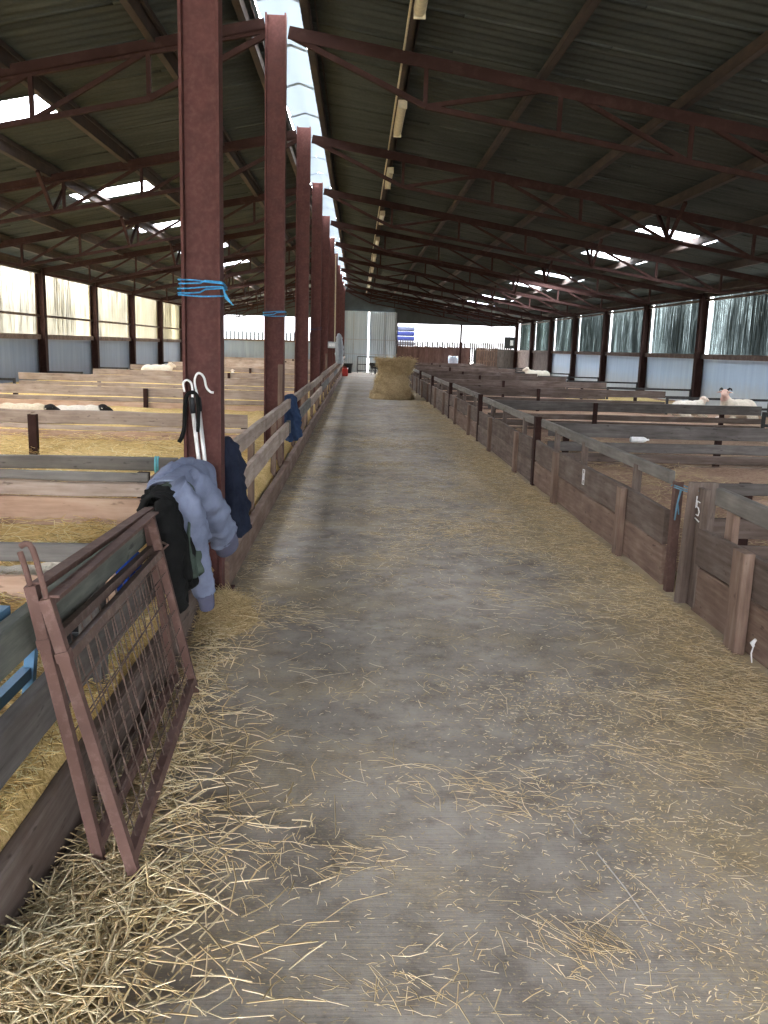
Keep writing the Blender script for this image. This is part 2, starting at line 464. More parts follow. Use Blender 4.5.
# translucent ridge capping: short overlapping lengths
nr = 33 + 6
for i in range(nr):
    y0 = YF + i * (YE - YF) / nr; y1 = y0 + (YE - YF) / nr + .1
    mb = MB(); rows = []
    wv = .22 + .012 * (i % 3)
    for y in np.linspace(y0, y1, 12):
        t = (y - y0) / (y1 - y0); r_ = []
        for x in np.linspace(-wv, wv, 9):
            r_.append((XC + x * (1.12 - .22 * t), y, Z0 + .34 - abs(x) * .30 + .012 * t + .006 * math.sin(y * 37)))
        rows.append(r_)
    mb.grid(rows)
    tag(mb.build('ridge_cap', M['ridge'], smooth=True), 'pale blue translucent ridge capping length along the top of the roof', 'ridge cap', 'translucent ridge capping lengths', 'thing')

# purlins
def purlin(x, label, m=None, deep=.17, z=None):
    zc = (ztop(x) + .055 + deep / 2) if z is None else z
    mb = MB(); L = YE - YF; yc = (YE + YF) / 2
    mb.box((0, 0, 0), (.012, L, deep)); mb.box((.035, 0, deep/2 - .006), (.07, L, .012)); mb.box((-.035, 0, -deep/2 + .006), (.07, L, .012))
    mb.box((-.064, 0, -deep/2 + .03), (.012, L, .05)); mb.box((.064, 0, deep/2 - .03), (.012, L, .05))
    o = mb.build('purlin', m or M['purlin'], loc=(x, yc, zc))
    tag(o, label, 'purlin', 'long roof purlins', 'thing')
PR = [.47, 1.91, 3.43, 4.98, 6.5, 8.0, 9.2]
PL = [-2.16, -3.65, -4.85, -6.2, -7.5, -8.35]
for i, x in enumerate(PR): purlin(x, f'long brown steel purlin under the right roof slope, {ORD[i]} from the ridge' if i else 'long steel purlin carrying the row of cream strip lights')
for i, x in enumerate(PL): purlin(x, f'long brown steel purlin under the left roof slope, {ORD[i]} from the ridge')
purlin(XC + .33, 'ridge purlin just right of the pale translucent ridge strip', z=Z0 + .13)
purlin(XC - .33, 'ridge purlin just left of the pale translucent ridge strip', z=Z0 + .13)

# trusses
def angle_bar(mb, a, b, w=.06):
    a, b = Vector(a), Vector(b)
    fr = frame(b - a, (0, 1, 0)); L = (b - a).length; c = (a + b) / 2
    mb.box(c, (L, .010, w), 0, fr); mb.box(c + fr @ Vector((0, w/2, -w/2 + .005)), (L, w, .010), 0, fr)
def truss(k, side):
    y = Y[k]
    sgn = 1 if side == 'right' else -1
    x0, x1 = (XC + .12, XR - .1) if sgn > 0 else (XC - .12, XL + .1)
    npan = 7 if sgn > 0 else 6
    xs = [x0 + (x1 - x0) * i / npan for i in range(npan + 1)]
    D = .46
    t = thing('roof_truss', f'rust red lattice roof truss over the {side} pens, at the {ORD[k]} aisle column', 'roof truss', (x0, y, ztop(x0)), f'roof trusses {side} of the columns')
    t['kind'] = 'thing'
    P = lambda x, d=0: Vector((x - x0, 0, ztop(x) - d - ztop(x0)))
    mb = MB(); angle_bar(mb, P(xs[0]), P(xs[-1]), .10); mb.bar(P(xs[0]) , P(xs[-1]), .05, .07); mb.build('top_chord', M['steel_dark'], t)
    mb = MB()
    pts = [P(xs[0], .05)] + [P(x, D) for x in xs[1:-1]] + [P(xs[-1], .05)]
    for a, b in zip(pts, pts[1:]): mb.bar(a, b, .05, .055)
    mb.build('bottom_chord', M['steel_dark'], t)
    for i in range(1, npan):
        mb = MB(); mb.bar(P(xs[i]), P(xs[i], D), .045, .045); mb.build('upright', M['steel_dark'], t)
    seq = [('ud')] * 0
    for i in range(1, npan - 1):
        up = (i == 1) or (i >= npan - 3 and i != npan - 2 and False)
        mb = MB()
        if i == 1 and sgn > 0: mb.bar(P(xs[1], D), P(xs[2]), .045, .045)
        else: mb.bar(P(xs[i]), P(xs[i+1], D), .045, .045)
        mb.build('diagonal', M['steel_dark'], t)
    # knee braces up to a purlin, along the building
    px = PR[3] if sgn > 0 else PL[2]
    for d in (-.62, .62):
        mb = MB(); mb.bar(P(px, D), P(px, -.04) + Vector((0, d, 0)), .05, .05, (1,0,0)); mb.build('knee_brace', M['steel_dark'], t)
for k in range(-1, 11):
    for s in ('right', 'left'):
        if k >= 1: truss(k, s)

# ------------------------------------------------------------------ columns
def column(x, y, h, label, group, name='steel_column', d=.235, w=.14, m=None):
    mb = MB()
    mb.box((0, 0, h/2), (d - .03, .012, h)); 
    for s in (-1, 1): mb.box((s * (d/2 - .008), 0, h/2), (.016, w, h))
    mb.box((0, 0, .01), (d + .1, w + .12, .02))
    o = mb.build(name, m or M['steel'], loc=(x, y, 0))
    return tag(o, label, 'column', group, 'thing')
for k in range(0, 11):
    extra = {0: 'tall rust red steel column with blue twine and crooks, nearest in the aisle row', 1: 'second rust red column along the aisle, one loop of blue twine round it',
             3: 'fourth rust red column along the aisle, dark twine round it at head height'}
    column(-.922 if k else -.888, Y[k], Z0 + .12, extra.get(k, f'rust red steel column in the aisle row, {ORD[k]} counting from the camera'), 'central aisle columns', d=.215)
for k in range(4, 11):
    column(XL + .02, Y[k], ztop(XL) + .1, f'dark steel side column on the pale left wall, {ORD[k-4]} counting from the camera', 'left wall columns', d=.2, w=.2, m=M['steel_dark'])
    column(XR - .02, Y[k], ztop(XR) + .1, f'dark red steel side column on the right wall, {ORD[k-4]} counting from the camera', 'right wall columns', d=.2, w=.2, m=M['steel_dark'])

# ------------------------------------------------------------------ walls
def sheet(mb, axis, fixed, a0, a1, z0, z1, pitch=.076, amp=.011, zf=None):
    n = max(4, int((a1 - a0) / (pitch / 4)))
    rows = [[], []]
    for i in range(n + 1):
        a = a0 + (a1 - a0) * i / n; o = amp * math.sin(2 * PI * a / pitch)
        for r, z in ((0, z0), (1, z1)):
            rows[r].append((fixed + o, a, z) if axis == 'y' else (a, fixed + o, z))
    mb.grid(rows)
for side, X, sg in (('left', XL, -1), ('right', XR, 1)):
    x = X + sg * .14
    w = MB(); w.box((x, (YF + (Y[9] if side == 'right' and False else YE)) / 2, .72), (.04, YE - YF, 1.44))
    wall = tag(w.build('wall_' + side, M['panel_' + side]), kind='structure')
    for k in range(-3, 11):
        y0 = Y[k]; y1 = Y[k+1] if k < 10 else YE
        if y1 - y0 < 1: continue
        c = MB()
        gap = .13 if side == 'right' else -.3
        sheet(c, 'y', x + sg * (.03 + .012 * (k % 2)), y0 + .1, y1 - gap, 1.50, ztop(X) + .14)
        o = c.build('cladding_panel', M['clad_' + side], wall, smooth=True)
        o['kind'] = 'structure'
        if side == 'right' and k in (8, 9):      # brown boards instead of the blue sheet at the far end
            b = MB(); n = 22
            for i in range(n):
                yy = y0 + .1 + (y1 - y0 - .2) * (i + .5) / n
                b.box((x - .05, yy, .75 + R.uniform(-.04, .0)), (.03, (y1 - y0) / n - .02, 1.45))
            o = b.build('boarding', M['wood_dark'], wall); o['kind'] = 'structure'
    for nm, z, h in ((1, 1.5, .13), (2, 2.05 if side == 'left' else 3.0, .06)):
        r_ = MB(); r_.box((X + sg * .06, (YF + YE) / 2, z), (.09, YE - YF, h))
        o = r_.build(f'trim_{nm if side == "left" else nm + 2}', M['wood_dark'] if side == 'left' else M['wood_dark'])
        tag(o, kind='structure')
    r_ = MB(); r_.box((X + sg * .02, (YF + YE) / 2, ztop(X) + .06), (.12, YE - YF, .16)); tag(r_.build('trim_5' if side == 'left' else 'trim_6', M['purlin']), kind='structure')

# unseen front wall, added so its wide doorway sets how much daylight enters
wf = MB()
for (a, b, z0) in ((XL - .1, -4.6, 0), (-4.6, 5.6, 3.6), (5.6, XR + .1, 0)):
    pts = [a] + ([XC] if a < XC < b else []) + [b]
    for p, q in zip(pts, pts[1:]):
        t0, t1 = ztop(p) + .2, ztop(q) + .2
        wf.add([(p, YF, z0), (q, YF, z0), (q, YF, t1), (p, YF, t0), (p, YF-.06, z0), (q, YF-.06, z0), (q, YF-.06, t1), (p, YF-.06, t0)],
               [(3,2,1,0), (4,5,6,7), (0,1,5,4), (7,6,2,3), (0,4,7,3), (1,2,6,5)])
tag(wf.build('wall_front_unseen', M['gable']), kind='structure')
# end wall
we = MB(); we.box((7.6, YE + .05, .75), (1.5, .05, 1.5))
def gable(x0, x1, z0):
    t0, t1 = ztop(x0) + .275, ztop(x1) + .275
    we.add([(x0, YE, z0), (x1, YE, z0), (x1, YE, t1), (x0, YE, t0), (x0, YE+.06, z0), (x1, YE+.06, z0), (x1, YE+.06, t1), (x0, YE+.06, t0)],
           [(0,1,2,3), (5,4,7,6), (0,4,5,1), (3,2,6,7), (0,3,7,4), (1,5,6,2)])
gable(XL - .1, XC, 3.08); gable(XC, 2.2, 3.5); gable(2.2, XR + .1, 2.9)
we.box((2.24, YE, 1.8), (.14, .16, 3.6)); we.box((XC - .05, YE, 1.8), (.12, .12, 3.6))
wall_end = tag(we.build('wall_end', M['gable']), kind='structure')
wl = MB(); sheet(wl, 'x', YE, XL - .1, XC - .1, 0, 1.66); o = wl.build('lower_sheet', M['panel_left'], wall_end, smooth=True); o['kind'] = 'structure'
wl = MB(); wl.box(((XL + XC) / 2, YE - .05, 1.68), (XC - XL, .08, .1)); tag(wl.build('trim_7', M['wood_dark']), kind='structure')
wp = MB(); wp.box((6.05, YE - .08, 1.45), (.11, .11, 2.9)); tag(wp.build('trim_8', M['steel_dark']), kind='structure')
# double door
for i, (a, b) in enumerate(((-.90, .55), (.66, 2.24))):
    d = MB(); sheet(d, 'x', YE - .06, a, b, .0, 3.52, .12, .012)
    dr = tag(d.build(f'door_{i+1}', M['door_sheet'], smooth=True), kind='structure')
    f = MB()
    for z in (1.05, 1.9): f.bar((a, YE - .10, z), (b, YE - .10, z), .03, .04)
    xm = (a + b) / 2 + (-.1 if i == 0 else .1)
    f.bar((xm, YE - .10, 1.05), (xm, YE - .10, 3.5), .03, .04, (1,0,0))
    for xx in (a + .02, b - .02): f.bar((xx, YE - .10, .05), (xx, YE - .10, 3.5), .03, .04, (1,0,0))
    f.build('door_frame', M['galv'], dr)

# palisade fence beyond the end opening
def palisade(x0, x1, zt, y, label, m, step=.17):
    t = thing('palisade_fence', label, 'fence', ((x0+x1)/2, y, 0), 'palisade fences behind the end wall')
    L = x1 - x0; mb = MB(); x = -L/2
    while x < L/2:
        h = zt + R.uniform(-.03, .03); w = .045
        mb.add([(x-w,-.01,0),(x+w,-.01,0),(x+w,-.01,h-.18),(x,-.01,h),(x-w,-.01,h-.18),(x-w,.012,0),(x+w,.012,0),(x+w,.012,h-.18),(x,.012,h),(x-w,.012,h-.18)],
               [(0,1,2,3,4),(9,8,7,6,5),(0,5,6,1),(1,6,7,2),(2,7,8,3),(3,8,9,4),(4,9,5,0)])
        x += step
    mb.build('pales', m, t)
    for z in (.45, 1.55):
        r_ = MB(); r_.box((0, .04, z), (L, .05, .06)); r_.build('rail', M['pale'], t)
    return t
palisade(XL, XC - .1, 2.3, YE + 1.6, 'spiked grey palisade fence behind the opening left of the doors', M['pale'], .24)
palisade(2.4, 6.5, 2.02, YE + 1.2, 'red brown spiked palisade fence right of the doors, behind the hay', M['pale_out'], .15)
palisade(6.8, 9.3, 2.05, YE + 1.2, 'grey brown spiked palisade fence at the far right corner opening', M['pale_out'], .13)
t = thing('board_fence', 'reddish board fence below the open end, right of the doors', 'fence', (4.5, YE, 0))
for i in range(26):
    plank('board', (2.4 + .165*i, YE + .03 + .012*(i%2), .02), (2.4 + .165*i, YE + .03 + .012*(i%2), 1.58 + .05*R.random()), .175, .022, M['pale_wood'], t, (1,0,0), .002)
t = thing('wooden_pallet', 'pale slatted wooden pallet standing on edge by the grey post', 'pallet', (7.6, YE - .3, 0))
plank('bearer', (7.0, YE - .24, .05), (8.2, YE - .24, .05), .09, .06, M['wood_brown'], t)
for i in range(9): plank('board', (7.05 + .14*i, YE - .3, .1), (7.05 + .14*i, YE - .25, 1.62), .118, .022, M['wood_brown'], t, (1,0,0), .002)
for z in (.2, .85, 1.45): plank('bearer', (7.0, YE - .24, z), (8.2, YE - .24, z), .09, .06, M['wood_brown'], t)
for i in range(8):
    pass
t = thing('board_fence', 'grey boards standing along the far right end below the dark box', 'fence', (8.8, YE, 0))
for i in range(8): plank('board', (8.3 + .14*i, YE - .02 + .012*(i%2), .02), (8.3 + .14*i, YE - .02 + .012*(i%2), 1.58), .15, .022, M['wood_grey'], t, (1,0,0), .002)
# stack of wrapped bags outside
t = thing('bag_stack', 'tall stack of white and blue wrapped bags outside right of the doors', 'stack of bags', (2.85, YE + 2.6, 0))
for i in range(9):
    mb = MB(); z = .14 + i * .295
    mb.box((0, 0, z + .145), (1.25, 1.0, .27))
    o = mb.build('bag_layer', plain('wrap_blue', (.010,.014,.055), .6, 0, .1) if i in (6, 7) else plain('wrap_grey', (.055,.058,.066) if i != 8 else (.03,.034,.055), .6, 0, .1), t)
    modify(o, 'BEVEL', width=.08, segments=3)
mb = MB()
for x in (-.5, 0, .5): mb.box((x, 0, .05), (.1, 1, .1))
for q in range(5): mb.box((0, -.45 + q*.22, .12), (1.2, .12, .025))
mb.build('pallet', M['wood_brown'], t)
# control box on the end post
t = thing('control_box', 'dark metal control box with white label on the far right end post', 'control box', (8.93, YE - .14, 1.62))
mb = MB(); mb.box((0, 0, .34), (.62, .22, .68)); o = mb.build('case', M['black_steel'], t); modify(o, 'BEVEL', width=.03, segments=2)
mb = MB(); mb.box((.12, -.118, .34), (.18, .01, .3)); mb.build('label_plate', M['white_plastic'], t)
mb = MB(); mb.tube([(0,0,.68),(0,.05,1.0),(0,.08,1.35)], .025); mb.build('conduit', M['galv'], t)
mb = MB(); mb.lathe([(.001,0),(.28,0),(.29,.05),(.285,.3),(.30,.33),(.285,.36),(.285,.62),(.30,.65),(.28,.88),(.25,.9),(.001,.9)], seg=24)
tag(mb.build('plastic_barrel', plain('blue_grey_plastic', (.33,.40,.52), .5), loc=(5.55, YE - 1.0, .2), smooth=True), 'blue grey plastic barrel standing by the far post', 'barrel')

# ------------------------------------------------------------------ straw
def strands(name, mats, items, width=(.0011, .0021), parent=None, loc=(0,0,0), seed=1, weights=(.5,.3,.2), ground=True):
    """items: array of rows x, y, z, length, yaw, pitch; every straw a thin bent three-sided stalk"""
    rng = np.random.default_rng(seed)
    it = np.array(items, float); n = len(it)
    p = it[:, :3]; L = it[:, 3]; ya = it[:, 4]; pi_ = it[:, 5]
    d = np.stack([np.cos(ya)*np.cos(pi_), np.sin(ya)*np.cos(pi_), np.sin(pi_)], 1)
    side = np.stack([-np.sin(ya), np.cos(ya), np.zeros(n)], 1); up = np.cross(d, side)
    w = rng.uniform(*width, n)
    bend = rng.normal(0, .10, n) * L; bz = rng.uniform(-.03, .06, n) * L
    V = np.zeros((n, 3, 3, 3))
    for s, t in enumerate((-.5, 0, .5)):
        c = p + d * (L * t)[:, None]
        if s == 1: c = c + side * bend[:, None] + up * np.abs(bz)[:, None]
        for k in range(3):
            a = 2 * PI * k / 3 + .5
            V[:, s, k] = c + (side * math.cos(a) + up * math.sin(a) * .6) * (w * (1 if s == 1 else .8))[:, None]
    lowest = V[:, :, :, 2].min(axis=(1, 2)); fl_ = np.maximum(0, .0015 - lowest) * (p[:, 2] < .03) * (1.0 if ground else 0.0)
    V[:, :, :, 2] += fl_[:, None, None]
    V = V.reshape(-1, 3)
    base = []
    for s in range(2):
        for k in range(3):
            l = (k + 1) % 3
            base.append((s*3+k, s*3+l, (s+1)*3+l, (s+1)*3+k))
    F = (np.arange(n)[:, None, None] * 9 + np.array(base)[None]).reshape(-1, 4)
    me = bpy.data.meshes.new(name)
    me.vertices.add(len(V)); me.vertices.foreach_set('co', V.astype(np.float32).ravel())
    me.loops.add(F.size); me.loops.foreach_set('vertex_index', F.astype(np.int32).ravel())
    me.polygons.add(len(F)); me.polygons.foreach_set('loop_start', np.arange(0, F.size, 4, dtype=np.int32))
    me.polygons.foreach_set('loop_total', np.full(len(F), 4, np.int32))
    for m in mats: me.materials.append(m)
    mi = np.repeat(rng.choice(len(mats), n, p=weights), len(base))
    me.polygons.foreach_set('material_index', mi.astype(np.int32))
    me.update(calc_edges=True); me.validate()
    o = bpy.data.objects.new(name, me); C.objects.link(o); o.location = loc
    if parent is not None: o.parent = parent
    return o
rng = np.random.default_rng(5)
def scatter(n, fx, fy, z, lr, pit=.06, yaw=None):
    x, y = fx(n), fy(n)
    zz = z(x, y) if callable(z) else np.full(n, z)
    return np.stack([x, y, zz, rng.uniform(*lr, n), rng.uniform(0, 2*PI, n) if yaw is None else rng.normal(yaw[0], yaw[1], n), rng.normal(0, pit, n)], 1)
U = lambda a, b: (lambda n: rng.uniform(a, b, n))
G = lambda m, s, lo=-99, hi=99: (lambda n: np.clip(rng.normal(m, s, n), lo, hi))

# loose straw trodden over the whole aisle
parts = [scatter(9000, U(-.75, 1.98), lambda n: 1.0 + 16 * rng.random(n)**1.6, .003, (.006, .03)),
         scatter(1500, U(-.75, 1.98), lambda n: 1.0 + 16 * rng.random(n)**1.4, .004, (.03, .09)),
         scatter(240, U(-.75, 1.98), lambda n: 1.0 + 12 * rng.random(n)**1.2, .005, (.09, .22)),
         scatter(5200, lambda n: 1.98 - np.abs(rng.normal(0, .26, n)), lambda n: 3.0 + 22 * rng.random(n)**1.2, .007, (.02, .11), .12),
         scatter(2600, lambda n: -.74 + np.abs(rng.normal(0, .12, n)), lambda n: 2.6 + 26 * rng.random(n)**1.1, .007, (.03, .12), .12),
         scatter(3800, lambda n: .9 + rng.normal(0, .6, n).clip(-1.4, 1.1), lambda n: 6 + 26 * rng.random(n), .004, (.02, .10)),
         scatter(5000, lambda n: 1.05 + rng.normal(0, .32, n).clip(-1, .9), lambda n: 1.2 + 2.6 * rng.random(n), .003, (.005, .022))]
parts += [scatter(6500, lambda n: 1.98 - np.abs(rng.normal(0, .36, n)), lambda n: 3.2 + 9 * rng.random(n)**1.1, .008, (.02, .10), .12)]
for k_ in range(16):
    cx, cy = R.uniform(.0, 1.7), R.uniform(5.5, 15); s_ = R.uniform(.15, .40)
    parts.append(scatter(210, G(cx, s_, -.7, 1.98), G(cy, s_ * .7), .005, (.02, .11), .08))
for k_ in range(46):          # little drifts and wisps
    cx, cy = R.uniform(-.6, 1.9), 1.3 + 13 * R.random()**1.3
    n_ = R.randint(14, 70); s_ = R.uniform(.04, .14)
    parts.append(scatter(n_, G(cx, s_), G(cy, s_ * .8), .005, (.02, .10), .08, (R.uniform(0, PI), .7)))
for (cx, cy, n, s, l) in ((.60, 1.95, 70, .09, .15), (.45, 2.72, 80, .15, .14), (.12, 1.78, 36, .06, .09), (1.35, 3.0, 90, .22, .2), (1.7, 3.5, 160, .2, .2),
                          (-.35, 4.6, 110, .14, .12), (1.2, 5.0, 90, .3, .16), (1.5, 7.5, 260, .35, .14)):
    parts.append(scatter(n, G(cx, s), G(cy, s * .7), .006, (.03, l), .08, (R.uniform(-.5, .2) + PI * .85, .45)))
o = strands('loose_straw', STRAW, np.concatenate(parts), seed=2)
tag(o, 'loose straw and chaff trodden over the concrete aisle', 'straw', kind='stuff')

# heap of straw by the hurdle at the near left
def heap_z(x, y):
    return .12 * np.exp(-((x + .80)**2 / .026 + (y - 1.58)**2 / .13)) + .008 * np.exp(-((x + .62)**2 / .02 + (y - 2.4)**2 / .6))
mb = MB(); rows = []
for y in np.linspace(1.0, 3.6, 60):
    rows.append([(x, y, float(heap_z(x, y)) - .012 + .012 * noise.noise(Vector((x*14, y*14, 2)))) for x in np.linspace(-.83, -.25, 22)])
mb.grid(rows)
M['bed_heap'] = m_bed('beige_straw', (.22,.16,.085), (.40,.31,.17), (.58,.48,.29))
heap = mb.build('straw_heap', M['bed_heap'], smooth=True)
tag(heap, 'heap of pale straw by the kerb under the rusty hurdles', 'straw heap', kind='stuff')
hp = [scatter(1350, lambda n: -.80 + np.abs(rng.normal(0, .15, n)), G(1.72, .42, 1.05, 3.6), lambda x, y: heap_z(x, y) + rng.uniform(0, .035, len(x)), (.06, .24), .22),
      scatter(700, lambda n: -.72 + np.abs(rng.normal(0, .25, n)), G(2.1, .6, 1.05, 3.9), .01, (.05, .22), .12),
      scatter(700, lambda n: -.76 + np.abs(rng.normal(0, .10, n)), U(2.4, 4.6), lambda x, y: .01 + rng.uniform(0, .05, len(x)), (.05, .18), .2)]
strands('straw', STRAW, np.concatenate(hp), (.0019, .0042), heap, seed=4, weights=(.4, .48, .12))
# hay wisp below the sweatshirt
mb = MB(); rows = []
for y in np.linspace(4.2, 5.0, 16):
    rows.append([(x, y, .11 * math.exp(-((x + .72)**2 / .018 + (y - 4.55)**2 / .045)) - .012) for x in np.linspace(-.82, -.5, 12)])
mb.grid(rows); wisp = mb.build('hay_wisp', HAY[0], smooth=True)
tag(wisp, 'tuft of greenish hay on the aisle floor under the hanging sweatshirt cuff', 'hay tuft', kind='stuff')
strands('hay', HAY, scatter(900, G(-.71, .08, -.8, -.45), G(4.55, .17), lambda x, y: .10 * np.exp(-((x + .72)**2 / .018 + (y - 4.55)**2 / .045)) + rng.uniform(0, .05, len(x)), (.06, .2), .35), (.0012, .0026), wisp, seed=6, weights=(.4,.45,.15))
# straw lying on the bedding of the pens
zl = np.vectorize(lambda x: bedL(x))
bl = [scatter(4200, lambda n: -.90 - .12 * rng.random(n), lambda n: .95 + 4.2 * rng.random(n), lambda x, y: zl(x) + .005 + rng.uniform(0, .03, len(x)), (.04, .14), .2),
      scatter(9000, lambda n: -1.0 - 3.2 * rng.random(n)**1.3, lambda n: 1.2 + 9 * rng.random(n)**1.2, lambda x, y: zl(x) + .03 + rng.uniform(0, .03, len(x)), (.06, .22), .18),
      scatter(5000, lambda n: -.98 - .7 * rng.random(n), lambda n: 1.0 + 6 * rng.random(n), lambda x, y: zl(x) + .02 + rng.uniform(0, .03, len(x)), (.05, .18), .2)]
o = strands('pen_straw', GOLD, np.concatenate(bl), (.0016, .0032), seed=8, weights=(.55,.3,.15))
tag(o, 'loose golden straw strewn over the nearest pens left of the aisle', 'straw', kind='stuff')
zr = np.vectorize(lambda x: bedR(x))
o = strands('pen_hay', HAY, scatter(2600, lambda n: 2.2 + 1.6 * rng.random(n)**1.3, lambda n: 3.6 + 9 * rng.random(n), lambda x, y: zr(x) + .03 + rng.uniform(0, .03, len(x)), (.05, .18), .18), (.0015, .003), seed=9)
tag(o, 'wisps of straw strewn inside the nearest pens right of the aisle', 'straw', kind='stuff')

# ------------------------------------------------------------------ aisle fence, left
xf = -.78
def aisle_fence(k):
    y0, y1 = (Y[k] + .14, Y[k+1] + .05) if k >= 0 else (.7, 4.92)
    t = thing('aisle_fence', (f'weathered two rail fence with kerb board left of the aisle, beyond the {ORD[k]} steel column' if k >= 0
              else 'near green grey rail fence left of the aisle, hurdles and coats leaning on it'), 'fence', (xf, (y0+y1)/2, 0), 'two rail fences along the left of the aisle')
    if k < 0:
        plank('rail', (-.868, y0, .728), (-.868, y1, .742), .115, .05, M['wood_rail'], t)
        plank('rail', (-.862, y0, .49), (-.862, y1, .49), .14, .045, M['wood_slate'], t)
        plank('kerb_board', (-.852, y0, .11), (-.852, y1, .11), .22, .045, M['wood_dark'], t)
        for y in (1.2, 3.0, 4.3): plank('post', (-.935, y, .0), (-.935, y, .74), .10, .075, M['wood_slate'], t, (0,1,0))
    else:
        w = M['wood_pale'] if k % 2 == 0 else M['wood_grey']
        dz = R.uniform(-.02, .02) if k else 0
        plank('rail', (xf, y0, .83+dz), (xf, y1, .83+dz), .11, .045, M['wood_pale'], t)
        plank('rail', (xf, y0 + .1, .56+dz), (xf, y1 - .05, .565+dz), .15, .045, w, t)
        plank('kerb_board', (xf, y0 - .1, .11), (xf, y1, .10), .17, .06, M['wood_brown'], t)
        for y in (y0 + 1.7, y1 - .95, y1 - .2):
            tall = (k in (0, 3) and y == y1 - .2)
            plank('post', (xf - .06, y, .0), (xf - .06, y, 1.28 if tall else .80), .075, .05, M['wood_brown'], t, (0,1,0))
for k in range(-1, 10): aisle_fence(k)

# ------------------------------------------------------------------ pen dividers
def divider(y, x0, x1, boards, posts, label, group, side, post_m=None):
    """boards: (z low, z high, material)"""
    t = thing('pen_divider', label, 'pen divider', ((x0+x1)/2, y, 0), group)
    for (a, b, m) in boards:
        plank('board', (x0, y, (a+b)/2), (x1, y + R.uniform(-.02, .02), (a+b)/2 + R.uniform(-.012, .012)), b - a - .006, .035, M[m], t, wob=.006)
    top = max(b for a, b, m in boards)
    for x in posts:
        fr = -1 if x in (-3.46, 4.0) else 1
        plank('post', (x, y + fr * .055, 0), (x, y + fr * .055, top - .01), .07, .06, post_m or M['steel_dark'], t, (1,0,0))
    return t
xa = -1.22
def name_l(k): return f'weathered plank divider across the left pens, at the {ORD[k]} aisle column'
GL, GR = 'plank dividers across the left pens', 'plank dividers across the right pens'
divider(3.52, -.99, -7.3, [(.58,.665,'wood_grey'), (.40,.525,'wood_pink')], [], 'low plank divider crossing the left pen behind the leaning hurdles', GL, 'left')
for k in range(0, 10):
    y = Y[k]
    j = R.uniform(-.03, .03) if k > 1 else 0
    b = [(.675+j,.735+j,'wood_grey'), (.58+j,.67+j,'wood_pale'), (.40,.575+j,'wood_pink')] if k == 0 else [(.555+j,.71+j,'wood_pale'), (.49,.545+j,'wood_pale'), (.36,.485,'wood_pink')]
    divider(y, xa, -7.3 if k % 2 else -7.1, b, [-1.26, -5.2] if k < 2 else [-1.26, -3.46, -5.6], name_l(k), GL, 'left')
divider(6.28, xa - .08, -7.2, [(.55,.655,'wood_grey'), (.44,.53,'wood_pale')], [-1.36], 'second plank divider just behind the divider at the nearest column, feed gap between', GL, 'left')
t = thing('side_board', 'short plank joining the two left dividers beside the nearest column', 'board', (-1.26, 5.65, 0))
plank('board', (-1.25, 5.09, .60), (-1.33, 6.25, .58), .12, .035, M['wood_brown'], t); plank('board', (-1.25, 5.09, .45), (-1.33, 6.25, .44), .12, .035, M['wood_brown'], t)
t = thing('pen_post', 'brown steel post standing in the left pen before the second divider', 'post', (-3.06, 8.2, .36)); t['kind'] = 'thing'
mb = MB(); mb.box((0, 0, .2), (.075, .012, .44)); mb.box((-.034, .03, .2), (.01, .06, .44)); mb.box((.034, .03, .2), (.01, .06, .44)); mb.build('shaft', M['steel_dark'], t)

def name_r(k): return f'dark plank divider across the right pens, level with the {ORD[k]} aisle column'
for k in range(0, 10):
    j = R.uniform(-.03, .03) if k > 1 else 0
    if k == 0: b = [(.67,.75,'wood_slate'), (.40,.53,'wood_dark'), (.2,.36,'wood_dark')]
    else: b = [(.555+j,.715+j,'wood_slate' if k < 3 else 'wood_dark'), (.385,.50+j,'wood_slate' if k == 1 else 'wood_dark'), (.27,.375,'wood_dark'), (.12,.262,'wood_brown')]
    divider(Y[k] + .06, 2.2, 6.85, b, [2.3, 4.0, 6.2] if k > 1 else [2.42, 4.2], name_r(k), GR, 'right')
# dark steel gates closing the far ends of the dividers
def end_gate(k, side):
    y = Y[k] + (.06 if side == 'right' else 0)
    x0, x1 = (6.9, XR - .14) if side == 'right' else (-7.4, XL + .14)
    t = thing('steel_gate', f'low black steel rail gate by the {side} wall, level with the {ORD[k]} aisle column', 'gate', ((x0+x1)/2, y, 0), f'black rail gates along the {side} wall')
    X0, X1 = x0 - t.location.x, x1 - t.location.x
    for z in (.58, .38): 
        mb = MB(); mb.bar((X0,0,z), (X1,0,z), .045, .05); mb.build('rail', M['black_steel'], t)
    for x in (X0, X1):
        mb = MB(); mb.bar((x,0,.0), (x,0,.61), .05, .05, (1,0,0)); mb.build('post', M['black_steel'], t)
for k in range(2, 10):
    end_gate(k, 'right'); end_gate(k, 'left')

